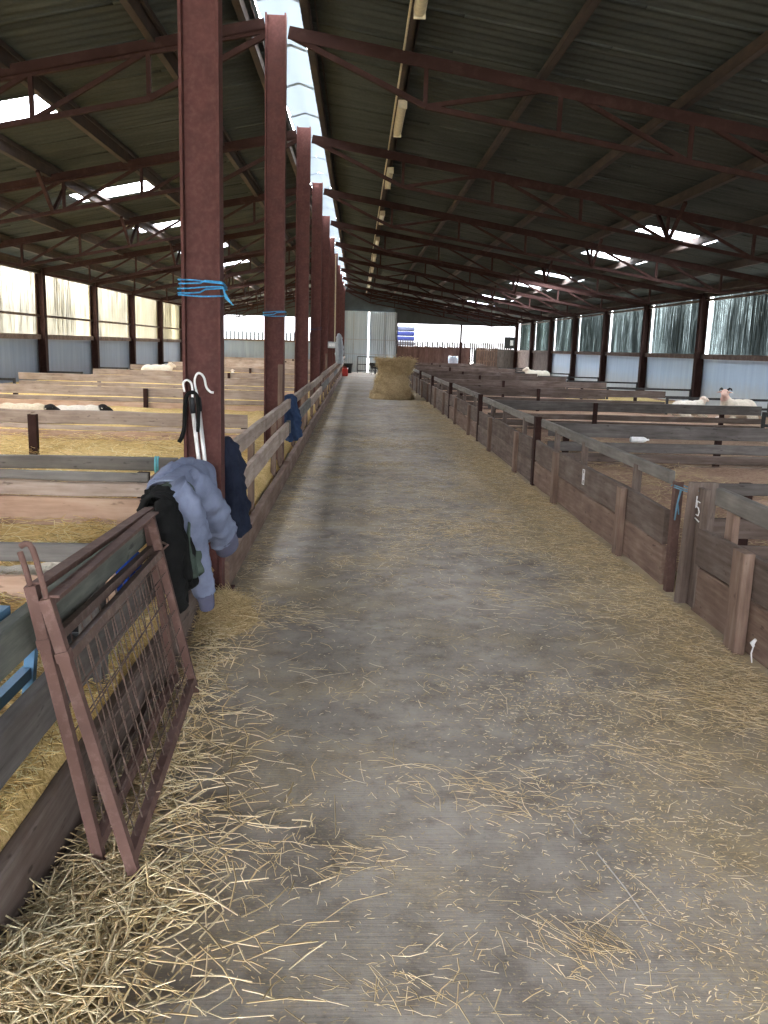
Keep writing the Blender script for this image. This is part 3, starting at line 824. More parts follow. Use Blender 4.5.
# ------------------------------------------------------------------ aisle pens, right: boarded fronts
xr = 2.05
def pen_front(k):
    y0, y1 = (Y[k] + .32 if k == 0 else Y[k] + .06, Y[k+1] - .06)
    t = thing('boarded_barrier', f'dark boarded pen front right of the aisle, {ORD[k+1]} bay from the camera', 'pen front', (xr, (y0+y1)/2, 0), 'boarded pen fronts along the right of the aisle')
    j = R.uniform(-.02, .02) if k > 0 else 0
    wob = .008
    plank('board', (xr, y0 + .08, .40+j), (xr, y1 - .02, .40+j), .235, .04, M['wood_dark'], t, wob=wob)
    plank('board', (xr, y0 + .05, .145), (xr, y1 - .02, .145), .26, .04, M['wood_brown' if k in (0,2) else 'wood_dark'], t, wob=wob)
    plank('top_rail', (xr + .06, y0 + .22, .705+j), (xr + .05, y1 + .02, .715+j), .085, .04, M['wood_top'], t)
    for i, y in enumerate((y0 + .92, y0 + 3.1)):
        plank('post', (xr - .045, y, .0), (xr - .045, y, .52+j), .115, .05, M['wood_brown'], t, (0,1,0))
    for y in (y0 + .9, y0 + 2.4, y0 + 3.5):
        plank('upright', (xr + .05, y, .05), (xr + .055, y, .70+j), .09, .045, M['wood_dark'], t, (0,1,0))
    mb = MB(); mb.box((0, 0, .39), (.07, .10, .78)); o = mb.build('steel_post', M['steel_dark'], t, (0.0, y1 + .02 - t.location.y, 0))
    return t
tf = None
for k in range(0, 9):
    f = pen_front(k)
    if k == 0: tf = f
# number tag painted on the first board
mb = MB(); q = .006
for (a, b) in (((0,0),(0,.13)), ((0,.13),(.055,.13)), ((.055,.13),(.055,0)), ((.055,0),(0,0)), ((.018,.04),(.018,.095)), ((.018,.095),(.036,.095)), ((.036,.095),(.036,.04)), ((.036,.04),(.018,.04))):
    mb.bar((0, a[0], a[1]), (0, b[0], b[1]), .004, .009, (0,1,0))
o = mb.build('number_mark', M['white_plastic'], tf, (-.0225, 7.45 - tf.location.y, .355)); o['label'] = 'small white painted number box on the upper board'
# nearest right pen: boards in front of the camera's right edge
t = thing('boarded_barrier', 'nearest boarded pen front at the right edge, stub post before its boards', 'pen front', (xr, 3.0, 0), 'boarded pen fronts along the right of the aisle')
plank('board', (xr, .8, .41), (xr, 4.88, .40), .22, .04, M['wood_dark'], t, wob=.006)
plank('board', (xr, .8, .15), (xr, 4.88, .145), .27, .04, M['wood_brown'], t, wob=.006)
plank('top_rail', (xr + .05, .8, .69), (xr + .05, 4.80, .71), .10, .05, M['wood_top'], t)
plank('stub_post', (xr - .055, 4.20, .0), (xr - .055, 4.20, .53), .14, .06, M['wood_brown'], t, (0,1,0))
plank('upright', (xr + .05, 4.60, .05), (xr + .05, 4.60, .68), .1, .04, M['wood_brown'], t, (0,1,0))
plank('upright', (xr + .05, 3.9, .05), (xr + .05, 3.9, .68), .1, .04, M['steel_dark'], t, (0,1,0))
mb = MB(); mb.tube([(0,0,.0),(-.006,.004,.05),(0,0,.09)], [.003,.004,.003], 6); mb.tube([(0,0,.085),(-.006,.006,.10),(.004,-.006,.125)], [.007,.012,.007], 8)
o = mb.build('twine_knot', M['white_plastic'], t, (-.04, 4.02 - 3.0, .0)); o['label'] = 'frayed knot of white twine'
t = thing('end_board', 'upright dark end board with a white chalked number, blue twine round its top', 'board', (xr, 4.95, 0), None)
plank('board', (xr + .0, 4.97, .03), (xr + .03, 4.985, .765), .20, .045, M['wood_dark'], t, (1,.35,0))
plank('face_board', (xr - .01, 4.90, .03), (xr + .0, 4.90, .74), .13, .03, M['wood_dark'], t, (0,1,0))
mb = MB()
def stroke(pts):
    mb.tube([(0, a, b) for a, b in pts], .0035, 6)
stroke([(-.02,.10),(.018,.104),(.02,.07),(-.005,.065),(-.022,.045),(-.01,.02),(.02,.022)]); stroke([(.03,.0),(-.03,-.012)]); stroke([(.03,.13),(.034,.06)])
mb.build('chalk_number', M['white_plastic'], t, (-.028, -.05, .56))
t = thing('gate_post', 'thin red brown steel post tied with blue twine at the pen gateway', 'post', (xr, 5.29, 0)); t['kind'] = 'thing'
mb = MB(); mb.box((0, 0, .36), (.05, .01, .72)); mb.box((-.02, .025, .36), (.01, .05, .72)); mb.build('shaft', M['hurdle'], t)
mb = MB()
for dz, dy in ((0, 0), (.012, .004)):
    mb.tube([(-.045, -.03, .69+dz), (-.03, -.2, .69+dz), (-.035, -.33, .715+dz), (.03, -.37, .72), (.06, -.30, .71), (.05, -.1, .69), (.045, .06, .69), (-.02, .07, .69), (-.045, .02, .69)], .0042, 6)
mb.tube([(-.045, -.14, .69), (-.06, -.15, .62), (-.05, -.16, .54)], .0042, 6); mb.tube([(-.045, -.15, .69), (-.07, -.17, .60), (-.06, -.13, .50)], .005, 6)
tag(mb.build('baler_twine', plain('faded_blue_twine', (.13,.27,.37), .8), loc=(xr, 5.29, 0)), 'blue baler twine tying the thin post to the dark end board', 'twine')

# ------------------------------------------------------------------ twine round the columns
def twine(x, y, z, loops, m, label, r=.0042, tail=True):
    mb = MB(); hx, hy = .118, .082
    for i in range(loops):
        dz = (i - loops/2) * .016; s = R.uniform(.003, .009)
        pts = []
        for a in range(20):
            an = 2*PI*a/20; c, s_ = math.cos(an), math.sin(an)
            q = max(abs(c)/ (hx + s), abs(s_)/(hy + s)); pts.append((c/q, s_/q, dz + .012*math.sin(an + i) + .014 * (c > .2) * (-i % 2)))
        mb.tube(pts, r, 6, closed=True)
    if tail:
        for q in range(4):
            mb.tube([(hx + .01, -hy - .01, 0), (hx + .025, -hy - .03, -.03 - .01*q), (hx + .04 + .01*q, -hy - .03, -.06 - .012*q)], r * .8, 5)
    return tag(mb.build('baler_twine', m, loc=(x, y, z)), label, 'twine')
twine(-.888, Y[0], 1.80, 5, M['blue_twine'], 'bright blue baler twine wound round the nearest steel column, ends hanging')
twine(-.922, Y[1], 1.83, 3, M['blue_twine'], 'blue baler twine looped round the second steel column', tail=False)
twine(-.922, Y[3], 1.85, 2, plain('faded_navy_twine', (.04,.06,.13), .8), 'dark blue twine looped round the fourth steel column', tail=False)

# ------------------------------------------------------------------ shepherd's crooks on the nearest column
yc = Y[0] - .16
def curve_pts(P, n=6):
    P = [Vector(p) for p in P]; out = []
    for k in range(len(P) - 1):
        p0, p1, p2, p3 = P[max(k-1,0)], P[k], P[k+1], P[min(k+2, len(P)-1)]
        for q in range(n):
            f = q / n; out.append(.5 * ((2*p1) + (p2-p0)*f + (2*p0-5*p1+4*p2-p3)*f*f + (3*p1-p0-3*p2+p3)*f**3))
    return out + [P[-1]]
def crook(label, pa, pb, hook, grip_len):
    t = thing('shepherds_crook', label, "shepherd's crook", (pb[0], yc, pb[2]))
    L = Vector(t.location)
    mb = MB(); mb.tube([Vector(pb) - L, Vector(pa) - L], .011, 10); mb.build('shaft', M['alu'], t, smooth=True)
    d = (Vector(pa) - Vector(pb)).normalized()
    mb = MB(); mb.tube([Vector(pa) - d*.03 - L, Vector(pa) + d*.05 - L, Vector(pa) + d*grip_len - L], [.016,.017,.014], 10); mb.build('grip', M['black_plastic'], t, smooth=True)
    mb = MB(); mb.tube(curve_pts([Vector(h) - L for h in hook]), .0065, 8); mb.build('hook', M['alu'], t, smooth=True)
crook('white shafted crook with small wire hook, left of the two on the nearest column', (-.925, yc, 1.13), (-.862, yc - .03, .60),
      [(-.925, yc, 1.16), (-.925, yc, 1.24), (-.935, yc, 1.275), (-.958, yc, 1.285), (-.975, yc, 1.265), (-.968, yc, 1.22)], .06)
crook('white shafted crook with wide swept hook, right of the two on the nearest column', (-.895, yc + .03, 1.14), (-.835, yc + .02, .55),
      [(-.895, yc + .02, 1.18), (-.915, yc + .02, 1.27), (-.905, yc + .02, 1.315), (-.885, yc + .02, 1.325), (-.862, yc + .02, 1.30), (-.846, yc, 1.25), (-.825, yc, 1.225), (-.806, yc, 1.22)], .05)
mb = MB()
mb.tube(curve_pts([(-.062,0,-.15), (-.045,0,-.12), (-.03,0,-.06), (-.025,0,.05), (-.015,0,.11), (.012,0,.13), (.04,0,.115), (.05,0,.05), (.048,0,-.02), (.045,0,-.09)]), .014, 8, flat=.6)
tag(mb.build('black_strap', M['black_cloth'], loc=(-.935, yc - .035, 1.09), smooth=True), 'black looped strap hanging over the crook heads on the nearest column', 'strap')

# ------------------------------------------------------------------ rusty hurdles leaning on the near rail
def hurdle(label, NB, NT, FB, FT, hooked, seed):
    NB, NT, FB, FT = map(Vector, (NB, NT, FB, FT))
    o0 = (NB + FB) / 2; o0.z = 0
    t = thing('sheep_hurdle', label, 'hurdle', o0, 'rusty mesh hurdles leaning on the near rail')
    P = lambda u, v: (NB.lerp(NT, v)).lerp(FB.lerp(FT, v), u) - o0
    nrm = (P(1,0) - P(0,0)).cross(P(0,1) - P(0,0)).normalized()
    for u, nm in ((0, 'end_post'), (1, 'end_post')):
        mb = MB(); mb.bar(P(u, 0), P(u, 1), .030, .030, nrm)
        if u == 0: mb.bar(P(u, .80) , P(u, .83), .036, .036, nrm)
        mb.build(nm, M['hurdle'], t)
    mb = MB(); a, b = P(0, .985), P(1, .985); mb.bar(a, b, .008, .035, (0,0,1)); mb.bar(a + Vector((.014,0,.017)), b + Vector((.014,0,.017)), .036, .006, (0,0,1)); mb.build('top_bar', M['hurdle'], t)
    mb = MB(); mb.bar(P(0, .80), P(1, .80), .026, .026, nrm); mb.build('middle_bar', M['rust_wire'], t)
    mb = MB(); mb.bar(P(0, .09), P(1, .09), .030, .030, nrm); mb.build('bottom_bar', M['hurdle'], t)
    rr = random.Random(seed); mb = MB()
    nu, nv = 13, 7
    off = nrm * .006
    for i in range(1, nu):
        u = i / nu; mb.tube([P(u, .09), P(u + rr.uniform(-.006, .006), .45) + nrm * rr.uniform(-.006,.006), P(u, .80)], .0022, 5)
    for j in range(1, nv):
        v = .09 + .71 * j / nv; mb.tube([P(0, v) + off, P(.5, v + rr.uniform(-.008, .008)) + off, P(1, v) + off], .0022, 5)
    mb.build('wire_mesh', M['rust_wire'], t)
    mb = MB(); d = (P(0,1) - P(0,0)).normalized(); e = P(0, 1)
    if hooked:
        pts = [e - d*.05, e + Vector((-.008,0,.05)), e + Vector((-.020,0,.105)), e + Vector((-.027,0,.130)), e + Vector((-.035,0,.142)), e + Vector((-.046,0,.143)), e + Vector((-.057,0,.136))]
    else: pts = [e - d*.05, e + Vector((-.012,.0,.045)), e + Vector((-.024,0,.088))]
    mb.tube(pts, .0082, 8); mb.build('hinge_pin', M['hurdle'], t, smooth=True)
    mb = MB(); mb.tube([P(1,.80) - d*0, P(1,.80) + nrm*.03 + Vector((0,.02,.02)), P(1,.80) + nrm*.0 + Vector((0,.05,.03))], .005, 6); mb.build('wire_tie', M['rust_wire'], t)
    return t
hurdle('outer rusty mesh hurdle leaning on the rail, with hooked pin at its near end', (-.583,2.185,.0), (-.785,2.14,.842), (-.655,3.46,.018), (-.798,3.31,.835), True, 1)
hurdle('inner rusty mesh hurdle against the rail, with straight pin at its near end', (-.70,2.25,.0), (-.832,2.17,.868), (-.745,3.5,.018), (-.836,3.40,.835), False, 2)

# blue steel hurdle on the pen side
t = thing('blue_hurdle', 'blue painted steel hurdle standing inside the pen behind the near rail', 'hurdle', (-1.0, 1.7, .2))
L = t.location
for (z, x) in ((.785, -.915), (.60, -.97), (.50, -.98), (.36, -1.0)):
    mb = MB(); mb.bar(Vector((x, .7, z)) - L, Vector((x, 2.5 if z < .7 else 2.2, z)) - L, .03, .035); mb.build('rail', M['blue_steel'], t)
for y in (.9, 2.5):
    mb = MB(); mb.bar(Vector((-1.0, y, .27)) - L, Vector((-.96, y, .63)) - L, .03, .03, (0,1,0)); mb.build('upright', M['blue_steel'], t)
mb = MB(); mb.bar(Vector((-1.0, 2.0, .30)) - L, Vector((-.97, 2.2, .60)) - L, .022, .022, (1,0,0)); mb.build('brace', M['blue_steel'], t)

# bucket and sack seen behind the mesh
mb = MB(); mb.lathe([(.001,.01),(.12,.01),(.125,.02),(.155,.24),(.168,.25),(.168,.262),(.150,.262),(.115,.04),(.001,.03)], seg=28)
o = mb.build('rubber_bucket', M['black_plastic'], loc=(-1.06, 3.12, .34), smooth=True); o.scale = (.6,.6,.55); o.rotation_euler = (.25, .2, 0)
tag(o, 'black rubber bucket in the straw behind the near rail and mesh hurdles', 'bucket')
mb = MB(); rows = []
for i in range(13):
    z = -.02 + .26 * i / 12; r_ = []
    for j in range(25):
        a = 2*PI*j/24; rad = (.15 + .03*math.sin(3*a + i*.5) + .02*noise.noise(Vector((math.cos(a)*2, math.sin(a)*2, i*.5)))) * (1 - .55 * (i/12)**2.2)
        r_.append((rad*math.cos(a)*.75, rad*math.sin(a)*1.2, z + .02*math.sin(2*a)))
    rows.append(r_)
rows.append([(0, 0, .235)] * 25)
mb.grid(rows); o = mb.build('feed_sack', M['white_plastic'], loc=(-1.06, 3.68, .25), smooth=True); o.scale = (.5,.5,.5)
tag(o, 'crumpled white feed sack in the straw behind the mesh hurdles', 'sack')

# ------------------------------------------------------------------ clothes
def drape(name, y0, y1, zb, zf, m, label=None, cat=None, xt=-.862, top=.83, xo=-.775, xi=-.955, seed=0, folds=16, amp=.014, lean=0, parent=None, hem=.03, nu=30, rise=0):
    """cloth laid over the rail: hangs on the pen side to zb and on the aisle side to zf (function of u)"""
    mb = MB(); rows = []
    base = Vector((xt, (y0+y1)/2, top))
    for i in range(nu + 1):
        u = i / nu; yy = y0 + (y1 - y0) * u; r_ = []
        zfu = zf(u) + hem * noise.noise(Vector((u*5, seed, 0)))
        bump = rise * math.sin(PI * u) + .016 * noise.noise(Vector((u*4, seed, 7)))
        path = []
        for q in range(8): path.append((xi + .01*math.sin(q), zb + (top - .03 - zb) * q / 8, q))
        for q in range(7):
            a = PI * q / 6; path.append(((xi+xo)/2 - math.cos(a)*(xo-xi)/2, top - .02 + .055*math.sin(a) + bump*math.sin(a), 4))
        for q in range(1, 15): path.append((xo + .03*(q/14), top - .03 - (top - .03 - zfu) * q / 14, q + 3))
        for (x, z, q) in path:
            k = min(1, q / 10)
            rg = abs(noise.noise(Vector((u*5 + q*.1, q*.25 - u*2, seed + 5)))); f = .035 * k * (rg - .2) + amp * k * (math.sin(u*folds + seed + q*.10) + .8 * noise.noise(Vector((u*6, q*.22, seed)))) + .012 * noise.noise(Vector((u*11, q*.5, seed + 3)))
            sgn = 1 if x > xt else -1
            r_.append(Vector((x + f * (1 if sgn > 0 else -1), yy + lean * max(0, top - z) * (1 if sgn > 0 else .2) + .012 * noise.noise(Vector((u*4, q*.3, seed+9))), z)) - base)
        rows.append(r_)
    mb.grid(rows)
    o = mb.build(name, m, parent, base if parent is None else base - parent.location, smooth=True)
    modify(o, 'SOLIDIFY', thickness=.012, offset=0); modify(o, 'SUBSURF', levels=1, render_levels=1)
    if label: tag(o, label, cat)
    return o
def wrinkled_tube(pts, rs, flat=1.0, seed=0, seg=28, amp=.10, n=44, fold=0, nf=7, crease=.5):
    """sleeve or bundle along a bent line, creased"""
    mb = MB(); P = [Vector(p) for p in pts]; out, ro = [], []
    for i in range(n):
        t = i / (n-1) * (len(P) - 1); k = min(int(t), len(P) - 2); f = t - k
        p0, p1, p2, p3 = P[max(k-1,0)], P[k], P[k+1], P[min(k+2, len(P)-1)]
        out.append(.5 * ((2*p1) + (p2-p0)*f + (2*p0-5*p1+4*p2-p3)*f*f + (3*p1-p0-3*p2+p3)*f**3)); ro.append(rs[k]*(1-f) + rs[k+1]*f)
    mb.tube(out, ro, seg, flat=flat)
    nv = []
    for idx, v in enumerate(mb.v):
        i = idx // seg; c = out[i]; d = Vector(v) - c; a = idx % seg
        s = 1 + fold * math.sin(2*PI*a/seg*nf + seed + .12*i) * min(1, i/8) + amp * (noise.noise(Vector((a*.9, i*.28, seed))) + .7 * math.sin(i*1.1 + a*.5 + seed) * .5)
        q = Vector(v); rg = abs(noise.noise(q * 9 + Vector((seed, 0, 0)))) + .5 * abs(noise.noise(q * 21 + Vector((0, seed, 0))))
        s += crease * (rg - .35)
        nv.append(tuple(c + d * s))
    mb.v = nv; return mb
sw = thing('sweatshirt', 'blue grey sweatshirt draped over the rail, sleeve hanging towards the floor', 'sweatshirt', (-.86, 4.15, .45))
drape('body', 3.92, 4.66, .70, lambda u: .52 - .06*u + .1*abs(u-.5), M['sweat'], parent=sw, seed=2, folds=13, amp=.016, xo=-.765, xi=-.955, rise=.02, lean=.12, top=.835)
w = Vector(sw.location)
mb = wrinkled_tube([Vector(p) - w for p in ((-.80,3.74,.86), (-.742,3.80,.74), (-.722,3.90,.52), (-.712,4.02,.31))], [.075,.078,.062,.050], .8, 1)
mb.build('sleeve', M['sweat'], sw, smooth=True)
mb = wrinkled_tube([Vector(p) - w for p in ((-.712,4.01,.315), (-.71,4.04,.27), (-.709,4.06,.222))], [.046,.044,.040], .8, 3, amp=.04, n=12, crease=.15); mb.build('cuff', M['sweat_rib'], sw, smooth=True)
mb = wrinkled_tube([Vector(p) - w for p in ((-.80,4.10,.84), (-.735,4.18,.74), (-.71,4.36,.59), (-.70,4.52,.47))], [.075,.085,.085,.078], .75, 5)
mb.build('sleeve', M['sweat'], sw, smooth=True)
mb = wrinkled_tube([Vector(p) - w for p in ((-.70,4.51,.48), (-.697,4.58,.43), (-.695,4.63,.39))], [.076,.075,.068], .75, 6, amp=.04, n=12, crease=.15); mb.build('cuff', M['sweat_rib'], sw, smooth=True)
mb = wrinkled_tube([Vector(p) - w for p in ((-.95,4.02,.82), (-.91,4.16,.865), (-.87,4.40,.87), (-.80,4.62,.82))], [.05,.06,.055,.035], .6, 8, amp=.16); mb.build('hood', M['sweat'], sw, smooth=True)
bj = thing('black_jacket', 'black waxed jacket draped over the rail next to the rusty hurdles', 'jacket', (-.86, 3.55, .4))
drape('body', 3.58, 3.86, .775, lambda u: .36 + .10*abs(math.sin(u*4)), M['black_cloth'], parent=bj, seed=5, folds=30, amp=.032, xo=-.775, xi=-.900, lean=.0, rise=.0, top=.825)
w = Vector(bj.location)
mb = wrinkled_tube([Vector(p) - w for p in ((-.80,3.58,.83), (-.762,3.50,.70), (-.745,3.48,.52), (-.738,3.55,.37))], [.045,.055,.047,.038], .7, 4, amp=.18); mb.build('sleeve', M['black_cloth'], bj, smooth=True)
mb = wrinkled_tube([Vector(p) - w for p in ((-.905,3.68,.80), (-.88,3.70,.84), (-.83,3.70,.85), (-.775,3.74,.80))], [.03,.034,.036,.03], .7, 7, amp=.3); mb.build('collar', M['black_cloth'], bj, smooth=True)
gj = drape('green_jacket', 3.76, 3.98, .74, lambda u: .45, M['green_cloth'], 'dark green jacket hanging between the black jacket and the blue grey sweatshirt', 'jacket', seed=8, folds=9, amp=.014, xo=-.742, xi=-.90, lean=-.12, rise=.0, top=.83)
def hung(name, pts, rs, m, flat, label, cat, seed, amp=.16):
    o0 = Vector(pts[-1]); mb = wrinkled_tube([Vector(p) - o0 for p in pts], rs, flat, seed, 56, amp, 30, .13, 8)
    # gather into folds
    return tag(mb.build(name, m, None, o0, smooth=True), label, cat)
hung('navy_jacket', [(-.80,5.16,.93), (-.79,5.18,.88), (-.775,5.22,.70), (-.77,5.27,.50), (-.765,5.31,.33)], [.03,.075,.10,.115,.12], M['navy'], .75, 'dark navy jacket hanging on the rail just beyond the nearest column', 'jacket', 3)
hung('blue_jacket', [(-.80,9.98,.92), (-.785,10.0,.86), (-.76,10.05,.68), (-.75,10.1,.52), (-.745,10.15,.43)], [.04,.085,.105,.11,.09], M['blue_cloth'], .9, 'blue jacket hanging on the fence just beyond the second column', 'jacket', 9)
hung('blue_overalls', [(-.925,3.48,.715), (-.935,3.48,.68), (-.945,3.52,.58), (-.95,3.58,.46), (-.95,3.62,.36)], [.015,.035,.05,.06,.065], M['royal'], .6, 'royal blue overalls hanging on the pen side of the near rail', 'overalls', 4, .25)
hung('pale_coat', [(-.72,Y[6]-.6,1.95), (-.70,Y[6]-.6,1.8), (-.68,Y[6]-.6,1.35), (-.68,Y[6]-.6,.85)], [.03,.12,.17,.15], M['galv'], .6, 'long pale coat hung on a column far down the aisle fence', 'coat', 6, .1)

# ------------------------------------------------------------------ hay in the aisle
def hay_block(name, c, size, seed, label, top_over=0):
    mb = MB(); n = 9
    bx = bpy.data.meshes.new('tmp')
    import bmesh
    bm = bmesh.new(); bmesh.ops.create_cube(bm, size=1); bmesh.ops.subdivide_edges(bm, edges=bm.edges[:], cuts=13, use_grid_fill=True)
    for v in bm.verts:
        p = v.co.copy()
        q = Vector((p.x, p.y, p.z)); r_ = max(abs(q.x), abs(q.y)); 
        # round the upright corners
        ln = math.hypot(q.x, q.y)
        if ln > 1e-6:
            k = (r_ / ln) ** .75; q.x *= k + (1-k)*.35; q.y *= k + (1-k)*.35
        s = 1 + top_over * q.z
        w = Vector((q.x * size[0] * s, q.y * size[1] * s, q.z * size[2]))
        d = .09 * noise.noise(w*3.0 + Vector((seed,0,0))) + .06 * noise.noise(w*7 + Vector((seed,5,0))) + .02 * noise.noise(w*20)
        dirn = Vector((q.x, q.y, q.z * .6)).normalized()
        w += dirn * d
        if p.z < -.49: w.z = -size[2] / 2
        v.co = w
    me = bpy.data.meshes.new(name); bm.to_mesh(me); 
    surf = [(v.co.copy(), v.normal.copy()) for v in bm.verts if v.co.z > -size[2]/2 + .01]
    bm.free(); me.materials.append(M['hay']); me.polygons.foreach_set('use_smooth', [True]*len(me.polygons))
    o = bpy.data.objects.new(name, me); C.objects.link(o); o.location = c
    tag(o, label, 'hay bale', 'bales of hay stacked in the aisle')
    rr = random.Random(seed); it = []
    for _ in range(3000):
        p, nn = rr.choice(surf); p = p + nn * rr.uniform(-.05, .015) + Vector((rr.gauss(0,.02), rr.gauss(0,.02), rr.gauss(0,.02)))
        it.append((p.x, p.y, max(p.z, -size[2]/2 + .02), rr.uniform(.05,.20), rr.uniform(0, 2*PI), rr.gauss(-.1,.45)))
    for _ in range(450):
        p, nn = rr.choice(surf); p = p + nn * rr.uniform(-.02, .05)
        if p.z < 0: continue
        it.append((p.x, p.y, p.z, rr.uniform(.15,.34), rr.uniform(0, 2*PI), rr.gauss(.1,.5)))
    strands('hay_stalks', HAY, it, (.0025, .006), o, seed=seed, weights=(.4,.45,.15), ground=False)
    return o
M['hay'] = m_bed('packed_hay', (.22,.155,.085), (.45,.335,.19), (.64,.50,.31))
hay_block('hay_bale', (1.03, 25.7, .37), (1.06, 1.1, .74), 3, 'lower loose hay bale standing in the aisle near the end doors', -.50)
hay_block('hay_bale', (1.12, 25.7, .93), (.95, .95, .44), 8, 'upper hay bale lying on the other bale in the aisle', .42)
mb = MB(); rows = []
for y in np.linspace(23.2, 26.2, 14): rows.append([(x, y, bedR(x) + .30*math.exp(-((x-7.3)**2/1.0 + (y-24.6)**2/.6)) + .05*noise.noise(Vector((x*2,y*2,4))) - .03) for x in np.linspace(5.4, 9.1, 18)])
mb.grid(rows); tag(mb.build('straw_mound', M['bed_left'], smooth=True), 'low mound of pale straw in a pen by the right wall', 'straw heap', kind='stuff')

# ------------------------------------------------------------------ sheep
import bmesh
def sheep(name, label, loc, rz, m, sc=1.0, lying=True, headup=.0, horns=None, turn=0, cat='sheep', group='sheep lying in the pens'):
    bm = bmesh.new()
    def ell(c, r, rot=None):
        mt = Matrix.Translation(c) @ (rot.to_4x4() if rot else Matrix.Identity(4)) @ Matrix.Diagonal((*r, 1))
        bmesh.ops.create_icosphere(bm, subdivisions=3, radius=1, matrix=mt)
    h = .02 if lying else .36
    for c, r in (((0,0,.27),(.42,.24,.23)), ((-.28,0,.27),(.25,.235,.23)), ((.26,0,.28),(.23,.21,.23)), ((.40,0,.40),(.15,.13,.17)), ((.47,0,.52),(.11,.095,.13))):
        ell((c[0], c[1], c[2] + h + (headup * (.35 if c[0] == .40 else .75) if c[0] > .35 else 0)), r)
    hd = Matrix.Rotation(turn, 3, 'Z')
    H = Vector((.50, 0, .66 + headup + h))
    for c, r in (((.0,0,0),(.105,.082,.085)), ((.09,0,-.03),(.085,.06,.062)), ((.15,0,-.055),(.055,.047,.045))):
        ell(H + hd @ Vector(c), r, hd @ Matrix.Rotation(.35, 3, 'Y'))
    for s in (-1, 1):
        ell(H + hd @ Vector((-.03, s*.125, .012)), (.028,.075,.018), hd @ Matrix.Rotation(s*-.25, 3, 'X'))
        if lying:
            ell((.38, s*.16, .075), (.16,.055,.06)); ell((.53, s*.13, .05), (.10,.04,.04)); ell((-.22, s*.24, .10), (.20,.07,.10)); ell((-.06, s*.27, .045), (.14,.04,.04))
        else:
            for x in (.28, -.32):
                for q in range(6): ell((x, s*.11, .05 + q*.07), (.04,.04,.06))
    me = bpy.data.meshes.new(name); bm.to_mesh(me); bm.free()
    me.materials.append(m(headup))
    o = bpy.data.objects.new(name, me); C.objects.link(o); o.location = loc; o.rotation_euler = (0, 0, rz); o.scale = (sc,)*3
    modify(o, 'REMESH', mode='VOXEL', voxel_size=.022, use_smooth_shade=True); modify(o, 'SMOOTH', factor=.5, iterations=4)
    tag(o, label, cat, group)
    for s in (-1, 1):
        mb = MB(); mb.lathe([(.001,-.011),(.011,0),(.001,.011)], seg=8); e = mb.build('eye', M['black_plastic'], o, H + hd @ Vector((.055, s*.072, .022)), smooth=True)
    if horns:
        for s in (-1, 1):
            mb = MB(); mb.tube([H + hd @ Vector(p) for p in ((-.01, s*.05, .06), (-.04, s*.085, .095), (-.085, s*.115, .085), (-.10, s*.135, .04))], [.026,.024,.018,.008], 8)
            mb.build('horn', M['black_plastic'], o, smooth=True)
    return o
white, pinkish, blackface = (.74,.68,.58), (.70,.47,.40), (.022,.02,.02)
FL = {}
def fl_m(key, body, face):
    def make(hu):
        k = (key, round(hu, 3), body)
        if k not in FL: FL[k] = m_fleece('fleece_' + key, body, face, (.57, 0, .67 + hu), .20)
        return FL[k]
    return make
sheep('sheep', 'white sheep with pink face and dark horns lying by the right wall', (7.62, 17.0, .235), -2.65, fl_m('pink', (.78,.68,.58), pinkish), .88, True, -.02, True, .5)
sheep('sheep', 'white lamb lying left of the horned sheep, by the right wall', (6.72, 17.3, .28), .15, fl_m('white', (.76,.70,.62), (.72,.60,.52)), .66, True, -.10)
sheep('sheep', 'white sheep lying far off in the right pens, below the dark end boards', (7.75, 37.0, .20), PI, fl_m('cream', white, (.7,.62,.52)), 1.0, True, -.12)
sheep('sheep', 'cream sheep with black head lying behind the second left divider', (-4.2, 11.0, .30), -.1, fl_m('black', (.62,.52,.38), blackface), .72, True, -.24)
sheep('sheep', 'black faced sheep lying at the left edge behind the second left divider', (-4.98, 11.1, .30), .0, fl_m('black', white, blackface), .72, True, -.24)
sheep('sheep', 'black faced sheep lying behind the second left divider, its head nearest the aisle', (-3.72, 11.6, .28), .3, fl_m('black', white, blackface), .66, True, -.22)
sheep('sheep', 'cream sheep lying far off in the left pens under the pale wall', (-6.2, 27.0, .30), .5, fl_m('cream', white, (.7,.62,.52)), .9, True, -.16)
sheep('sheep', 'small white lamb far off in the left pens, seen between the first two columns', (-3.55, 25.3, .36), 2.0, fl_m('white', (.76,.70,.62), (.72,.60,.52)), .5)
sheep('lamb', 'small white lamb lying in the straw behind the low divider, near left', (-1.50, 3.82, .305), .3, fl_m('white', (.76,.70,.62), (.72,.60,.52)), .34, cat='lamb')

# ------------------------------------------------------------------ strip lights on the purlin
for i, y in enumerate((7.75, 12.25, 16.35, 21.2, 25.9, 30.5, 35.1, 39.8, 44.4)):
    t = thing('strip_light', f'cream fluorescent strip light under the first right purlin, {ORD[i]} counting from the camera', 'strip light', (.49, y, ztop(.42) + .05), 'strip lights in a row under the roof')
    mb = MB(); mb.box((0, 0, -.03), (.11, 1.5, .05)); o = mb.build('body', M['cream_plastic'], t)
    mb = MB(); rows = []
    for yy in np.linspace(-.74, .74, 8): rows.append([(.05*math.cos(a), yy, -.055 - .045*math.sin(a)) for a in np.linspace(0, PI, 9)])
    mb.grid(rows); o = mb.build('diffuser', M['cream_plastic'], t, smooth=True)
    mb = MB()
    for s in (-1, 1): mb.box((0, s*.75, -.06), (.11, .02, .10))
    mb.build('end_cap', M['cream_plastic'], t)
mb = MB(); mb.tube([(.405, YF + .2, ztop(.42) + .045), (.405, YE - .5, ztop(.42) + .045)], .012, 8)
tag(mb.build('light_conduit', M['cream_plastic']), 'thin pale cable conduit running along the purlin between strip lights', 'conduit')

